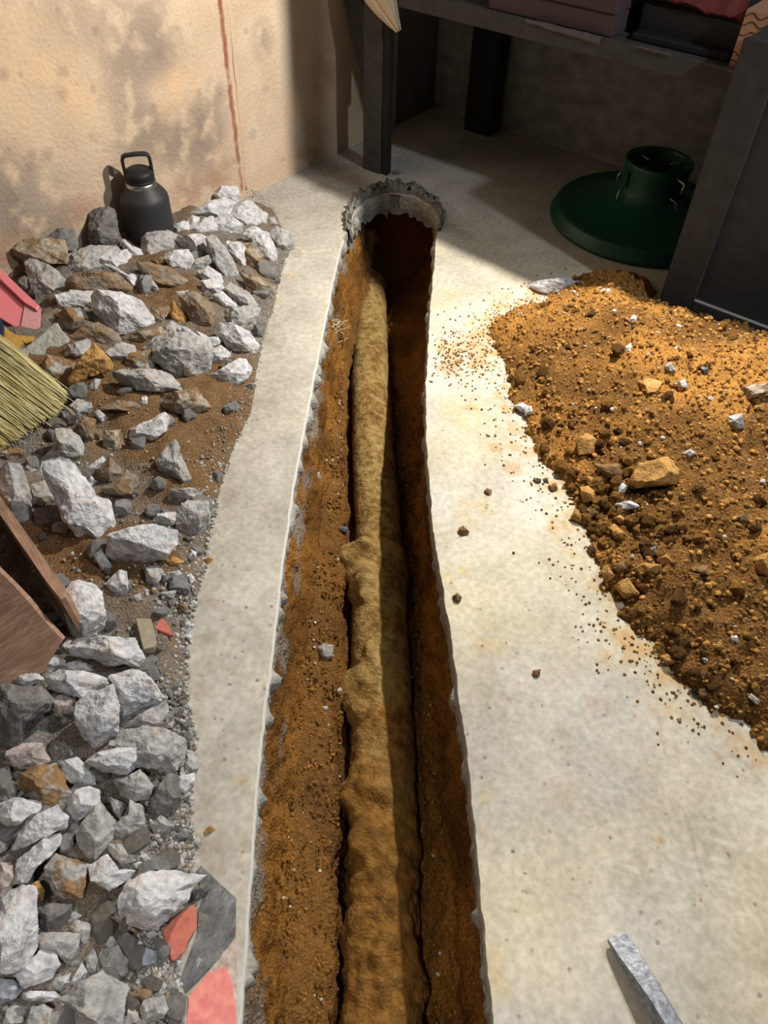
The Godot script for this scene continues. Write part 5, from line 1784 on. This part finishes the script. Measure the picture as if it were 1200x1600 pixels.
	["pale chip behind the white stone with grey broken top", "W", 0, "2,1248 4,1240 30,1238 34,1246 12,1252"],
	["long white stone with a pink tint lying aslant", "W", 0.02, "18,1328 32,1300 58,1272 88,1258 105,1278 102,1294 68,1308 40,1324"],
	["long narrow white stone lying parallel below the pink-tinted one", "W", 0.02, "22,1380 28,1344 68,1310 94,1302 94,1320 80,1336 60,1352 44,1378"],
	["dark stub between narrow white stone and ridged boulder", "D", 0, "94,1306 116,1298 112,1338 94,1330"],
	["white stone with a rusty brown centre", "M", 0.01, "70,1356 86,1334 120,1346 141,1350 132,1370 128,1400 108,1404 88,1398 72,1370"],
	["white stone with a concave broken corner", "W", 0.01, "140,1352 168,1336 188,1362 212,1358 200,1376 170,1390 144,1376"],
	["dark curved shell-like flake with a pale rim", "G", 0, "168,1318 192,1320 217,1338 210,1344 188,1354 172,1334"],
	["white stone end peeping in at the photo's edge", "W", 0, "0,1304 14,1316 12,1326 0,1334"],
	["pinkish grey stone above the biggest white boulder", "P", 0, "0,1349 24,1348 23,1374 18,1390 0,1400"],
	["long dusty dark grey slab below the wide grey boulder", "D", 0, "236,1248 260,1212 276,1210 282,1250 272,1266 242,1280"],
	["small white squared block with a black shaded side by the bare concrete", "W", 0, "284,1212 305,1208 303,1224 290,1240 278,1240 276,1216"],
	["grey lump at the heap's rim beside the bare concrete", "G", 0, "288,1172 300,1174 312,1192 306,1208 288,1208"],
	["dusty grey stone below the dark slab", "G", 0, "234,1288 252,1274 272,1288 264,1300 244,1305"],
	["upper of two small white pebbles by the curved flake", "W", 0, "218,1338 228,1334 234,1342 228,1350"],
	["lower of two small white pebbles by the curved flake", "W", 0, "208,1350 220,1346 225,1354 218,1362"],
	["blue-grey pebble on the concrete edge", "G", 0, "302,1316 310,1307 315,1318 312,1327"],
	["orange-brown pebble on the grey concrete strip", "O", 0, "320,1298 329,1289 335,1296 322,1304"],
	["cream pebble beside the blue-grey pebble", "T", 0, "282,1326 296,1319 303,1323 292,1330"],
	["biggest white boulder of the lower heap at the photo's edge", "W", 0.03, "0,1404 34,1384 56,1392 56,1440 60,1472 44,1504 24,1516 0,1516"],
	["ochre pebble wedged above the biggest white boulder", "O", 0.01, "50,1382 60,1377 70,1390 66,1408 58,1410"],
	["dusty flat grey slab beside the biggest white boulder", "G", 0, "58,1466 66,1457 106,1458 124,1460 120,1490 112,1512 94,1500 88,1484 60,1484"],
	["pale stone with dark facet below the biggest white boulder", "W", 0.01, "24,1524 62,1486 86,1484 92,1508 80,1528 40,1544"],
	["blue-tinted stone at the photo's edge", "L", 0.01, "0,1528 20,1532 37,1544 24,1560 0,1568"],
	["flat white oblong stone below the blue-tinted one", "W", 0.01, "34,1554 48,1548 86,1549 95,1560 70,1566 38,1562"],
	["grey stone with angled ridges at the photo's lower corner", "G", 0, "3,1606 12,1576 26,1566 50,1576 40,1606"],
	["pale grey stone with a notch in its top", "G", 0, "40,1606 52,1572 70,1570 85,1582 104,1570 104,1588 94,1606"],
	["big grey boulder at the bottom of the heap", "G", 0.02, "92,1562 128,1536 160,1520 201,1544 192,1562 190,1606 124,1606 120,1580"],
	["smooth grey slab beside the big grey bottom boulder", "G", 0, "190,1570 200,1564 222,1596 220,1606 188,1606"],
	["dusty grey stone above the big grey bottom boulder", "G", 0, "154,1498 160,1484 184,1478 200,1500 198,1518 186,1530 166,1516"],
	["small pale faceted stone below the mottled boulder", "W", 0, "156,1468 170,1456 183,1472 172,1484"],
	["small white stone between flat slab and bottom boulder", "W", 0, "80,1540 88,1528 110,1520 106,1538 94,1548"],
	["white chip leaning on the big grey bottom boulder", "W", 0, "110,1536 128,1504 136,1518 132,1528 118,1540"],
	["small grey lump among crumbs", "G", 0, "134,1498 146,1480 154,1498 150,1518 138,1524"],
	["rounded dusty chip among crumbs", "G", 0, "104,1434 112,1422 128,1430 120,1440 108,1444"],
	["dusty lump next to the rounded dusty chip", "G", 0, "108,1448 120,1438 142,1444 138,1476 126,1478"],
	["rounded grey stone near the red painted patch", "G", 0, "216,1582 226,1562 256,1558 262,1576 254,1590 230,1599"],
	["dark flat slab sunk beside the biggest white boulder", "D", 0, "58,1418 82,1412 112,1412 108,1436 86,1454 66,1456"],
	["large mottled white boulder overlapping the red tile chip", "W", 0.03, "186,1408 200,1382 226,1366 272,1360 320,1370 300,1386 290,1408 250,1444 226,1454 206,1450 190,1426"],
	["dark crumbly stone under the tip of the mottled boulder", "D", 0, "296,1392 326,1378 330,1384 316,1402 300,1414"],
	["small blue-grey chip below the mottled boulder", "L", 0, "196,1482 200,1468 210,1464 216,1478 208,1486"],
	["blue-grey faceted chip beside the red tile chip", "L", 0, "219,1506 228,1482 246,1488 244,1504 222,1511"],
	["dark triangular chip beside the blue-grey chip", "G", 0, "203,1494 212,1483 226,1484 214,1516"],
	["upper white pebble at the edge of the black stripe", "W", 0, "276,1500 286,1502 280,1518 275,1514"],
	["lower white pebble at the edge of the black stripe", "W", 0, "268,1538 278,1530 282,1542 274,1550"],
	["pale pebble touching the mottled boulder's lower edge", "W", 0, "226,1460 240,1454 248,1460 236,1466"],
	["pinkish tan chip above the rounded grey stone", "T", 0, "196,1560 218,1544 238,1548 230,1566"],
]
const CHIPS := [
	["broken white concrete chunk at the far corner of the dirt pile", "W", 0, "825,447 839,438 883,432 912,441 896,460 861,468 845,466"],
	["white stone fleck high on the dirt pile", "W", 0, "975,542 986,536 988,549 978,554"],
	["pale grey stone beside the ochre cube on the dirt pile", "W", 0, "1053,599 1070,592 1076,606 1064,609"],
	["grey stone above the ochre cube, dark on one side", "G", 0, "1038,571 1048,565 1057,580 1042,580"],
	["ochre cube-like stone on the dirt pile", "O", 0, "997,596 1013,590 1035,596 1029,618 1007,622"],
	["dark stone high on the dirt pile near the cupboard", "D", 0, "1094,574 1107,571 1108,584 1099,584"],
	["small grey stone below the cupboard's corner", "G", 0, "1102,622 1113,618 1114,630 1105,631"],
	["tan block at the photo's edge on the dirt pile", "T", 0, "1159,603 1200,598 1200,615 1171,625 1160,618"],
	["white pebble beside the small scatter of dirt on concrete", "W", 0, "820,634 831,634 833,647 820,650"],
	["pointed white stone near the crest of the dirt pile", "W", 0, "981,503 991,490 996,504"],
	["flat white fleck at the crest of the dirt pile", "W", 0, "937,454 947,451 959,454 943,459"],
	["white and grey stone at the dirt pile's thin edge", "W", 0, "800,634 818,629 833,641 822,649"],
	["largest ochre clod of clay on the dirt pile", "O", 0.01, "984,753 1002,726 1043,715 1058,735 1052,755 1002,760"],
	["white stone below the largest ochre clod", "W", 0, "957,762 971,753 984,762 971,773"],
	["broken white and grey stones' larger piece below the white stone", "W", 0, "959,787 984,782 1002,791 975,800"],
	["ochre clod high among the cluster of clods", "O", 0, "901,686 917,679 932,690 926,708 905,710"],
	["brown clod beside the largest ochre clod", "B", 0, "930,726 966,726 971,744 948,749"],
	["ochre clod near the pile's edge below the brown one", "O", 0, "908,762 926,760 930,780 912,787"],
	["dark grey stone standing in the dirt near the photo's edge", "G", 0, "1137,650 1160,645 1162,668 1144,674"],
	["grey pebble beyond the largest ochre clod", "G", 0, "1065,708 1079,701 1088,708 1074,717"],
	["lowest clod of a group of four at the pile's edge", "O", 0, "892,810 899,795 910,801 907,816"],
	["brown clod next to the lowest clod of four", "B", 0, "914,797 927,790 934,803 921,810"],
	["round brown clod at the tip of the pile's edge", "B", 0, "918,858 927,847 934,861 921,867"],
	["ochre clod beside the smooth trampled dirt", "O", 0, "940,894 949,883 960,900 947,911"],
	["long brown clod above the trampled dirt", "B", 0, "958,883 976,876 984,887 965,894"],
	["wide double clod above the trampled dirt", "O", 0, "995,887 1006,880 1031,883 1028,898 1002,900"],
	["bright ochre clod below the white stones", "O", 0, "960,810 969,805 978,814 971,821"],
	["flat ochre clod in the middle of the clod cluster", "O", 0, "951,825 960,819 973,832 965,841"],
	["yellowish clod beside two dark grey pebbles", "O", 0, "1028,872 1042,867 1050,878 1035,882"],
	["soft lump pressed into the trampled dirt", "O", 0, "962,916 980,905 998,927 976,935"],
	["flat clod at the trampled edge on the concrete", "O", 0, "1033,1026 1046,1021 1061,1034 1042,1039"],
	["grey pebble next to the flat clod on the concrete", "G", 0, "1042,1048 1053,1050 1050,1056"],
	["large ochre clod at the photo's edge", "O", 0, "1182,872 1200,865 1200,898 1185,894"],
	["brown lump in the middle of the dirt slope", "B", 0, "1086,887 1105,883 1108,898 1090,898"],
	["flat grey stone low on the dirt slope", "G", 0, "1169,1089 1174,1083 1189,1096 1182,1102"],
	["white stone low on the dirt slope", "W", 0, "1141,993 1152,993 1154,1004 1143,1008"],
	["dark grey pebble beside the yellowish clod", "G", 0, "1002,861 1013,858 1015,872 1004,871"],
	["second dark grey pebble beside the yellowish clod", "G", 0, "1015,858 1024,852 1026,863 1019,867"],
	["ochre clod on the crest of the clod cluster", "O", 0, "918,744 943,755 936,766 921,762"],
	["large flat ochre clod at the top of the cluster", "O", 0, "931,729 962,726 969,744 947,748"],
	["brown clod near the photo's edge below the bright hollow", "B", 0, "1151,806 1167,801 1173,814 1156,819"],
	["dark pebble on the concrete, first of three in a row", "D", 0, "833,746 846,748 844,757 835,755"],
	["dark pebble on the concrete, middle of three in a row", "D", 0, "848,748 856,746 856,755 850,756"],
	["brown pebble on the concrete, last of three in a row", "B", 0, "858,761 868,755 869,766 860,769"],
	["small oblong brown pebble alone on the open concrete", "B", 0, "833,1048 843,1047 841,1058 836,1058"],
	["brown clod that rolled off the foot of the dirt pile", "B", 0, "1092,1078 1101,1076 1103,1087 1094,1089"],
	["tiny brown pebble on the concrete below the rolled clod", "B", 0, "1057,1124 1064,1122 1063,1130"],
	["brown clod alone on the concrete halfway along the trench", "B", 0, "717,826 724,822 732,830 727,838 719,836"],
	["brown clod alone on the concrete near the trench's broken edge", "B", 0, "708,932 714,927 721,933 718,941 709,940"],
	["small brown pebble on the concrete beside the thin dirt scatter", "B", 0, "757,768 762,763 768,768 764,775"],
	["flat grey stone lying in the trench beside the pipe", "G", 0, "496,1012 505,1005 521,1008 521,1026 507,1034 496,1026"],
	["small bright white chip in the trench", "W", 0, "527,1078 532,1073 536,1083 528,1086"],
	["grey pebble on the trench's earth side", "G", 0, "490,740 499,737 501,746 493,748"],
	["dark stone lodged above the pipe joint", "D", 0, "525,821 543,823 547,834 527,830"],
	["flat white fleck below the bright chip in the trench", "W", 0, "503,1104 512,1103 511,1109 505,1110"],
]
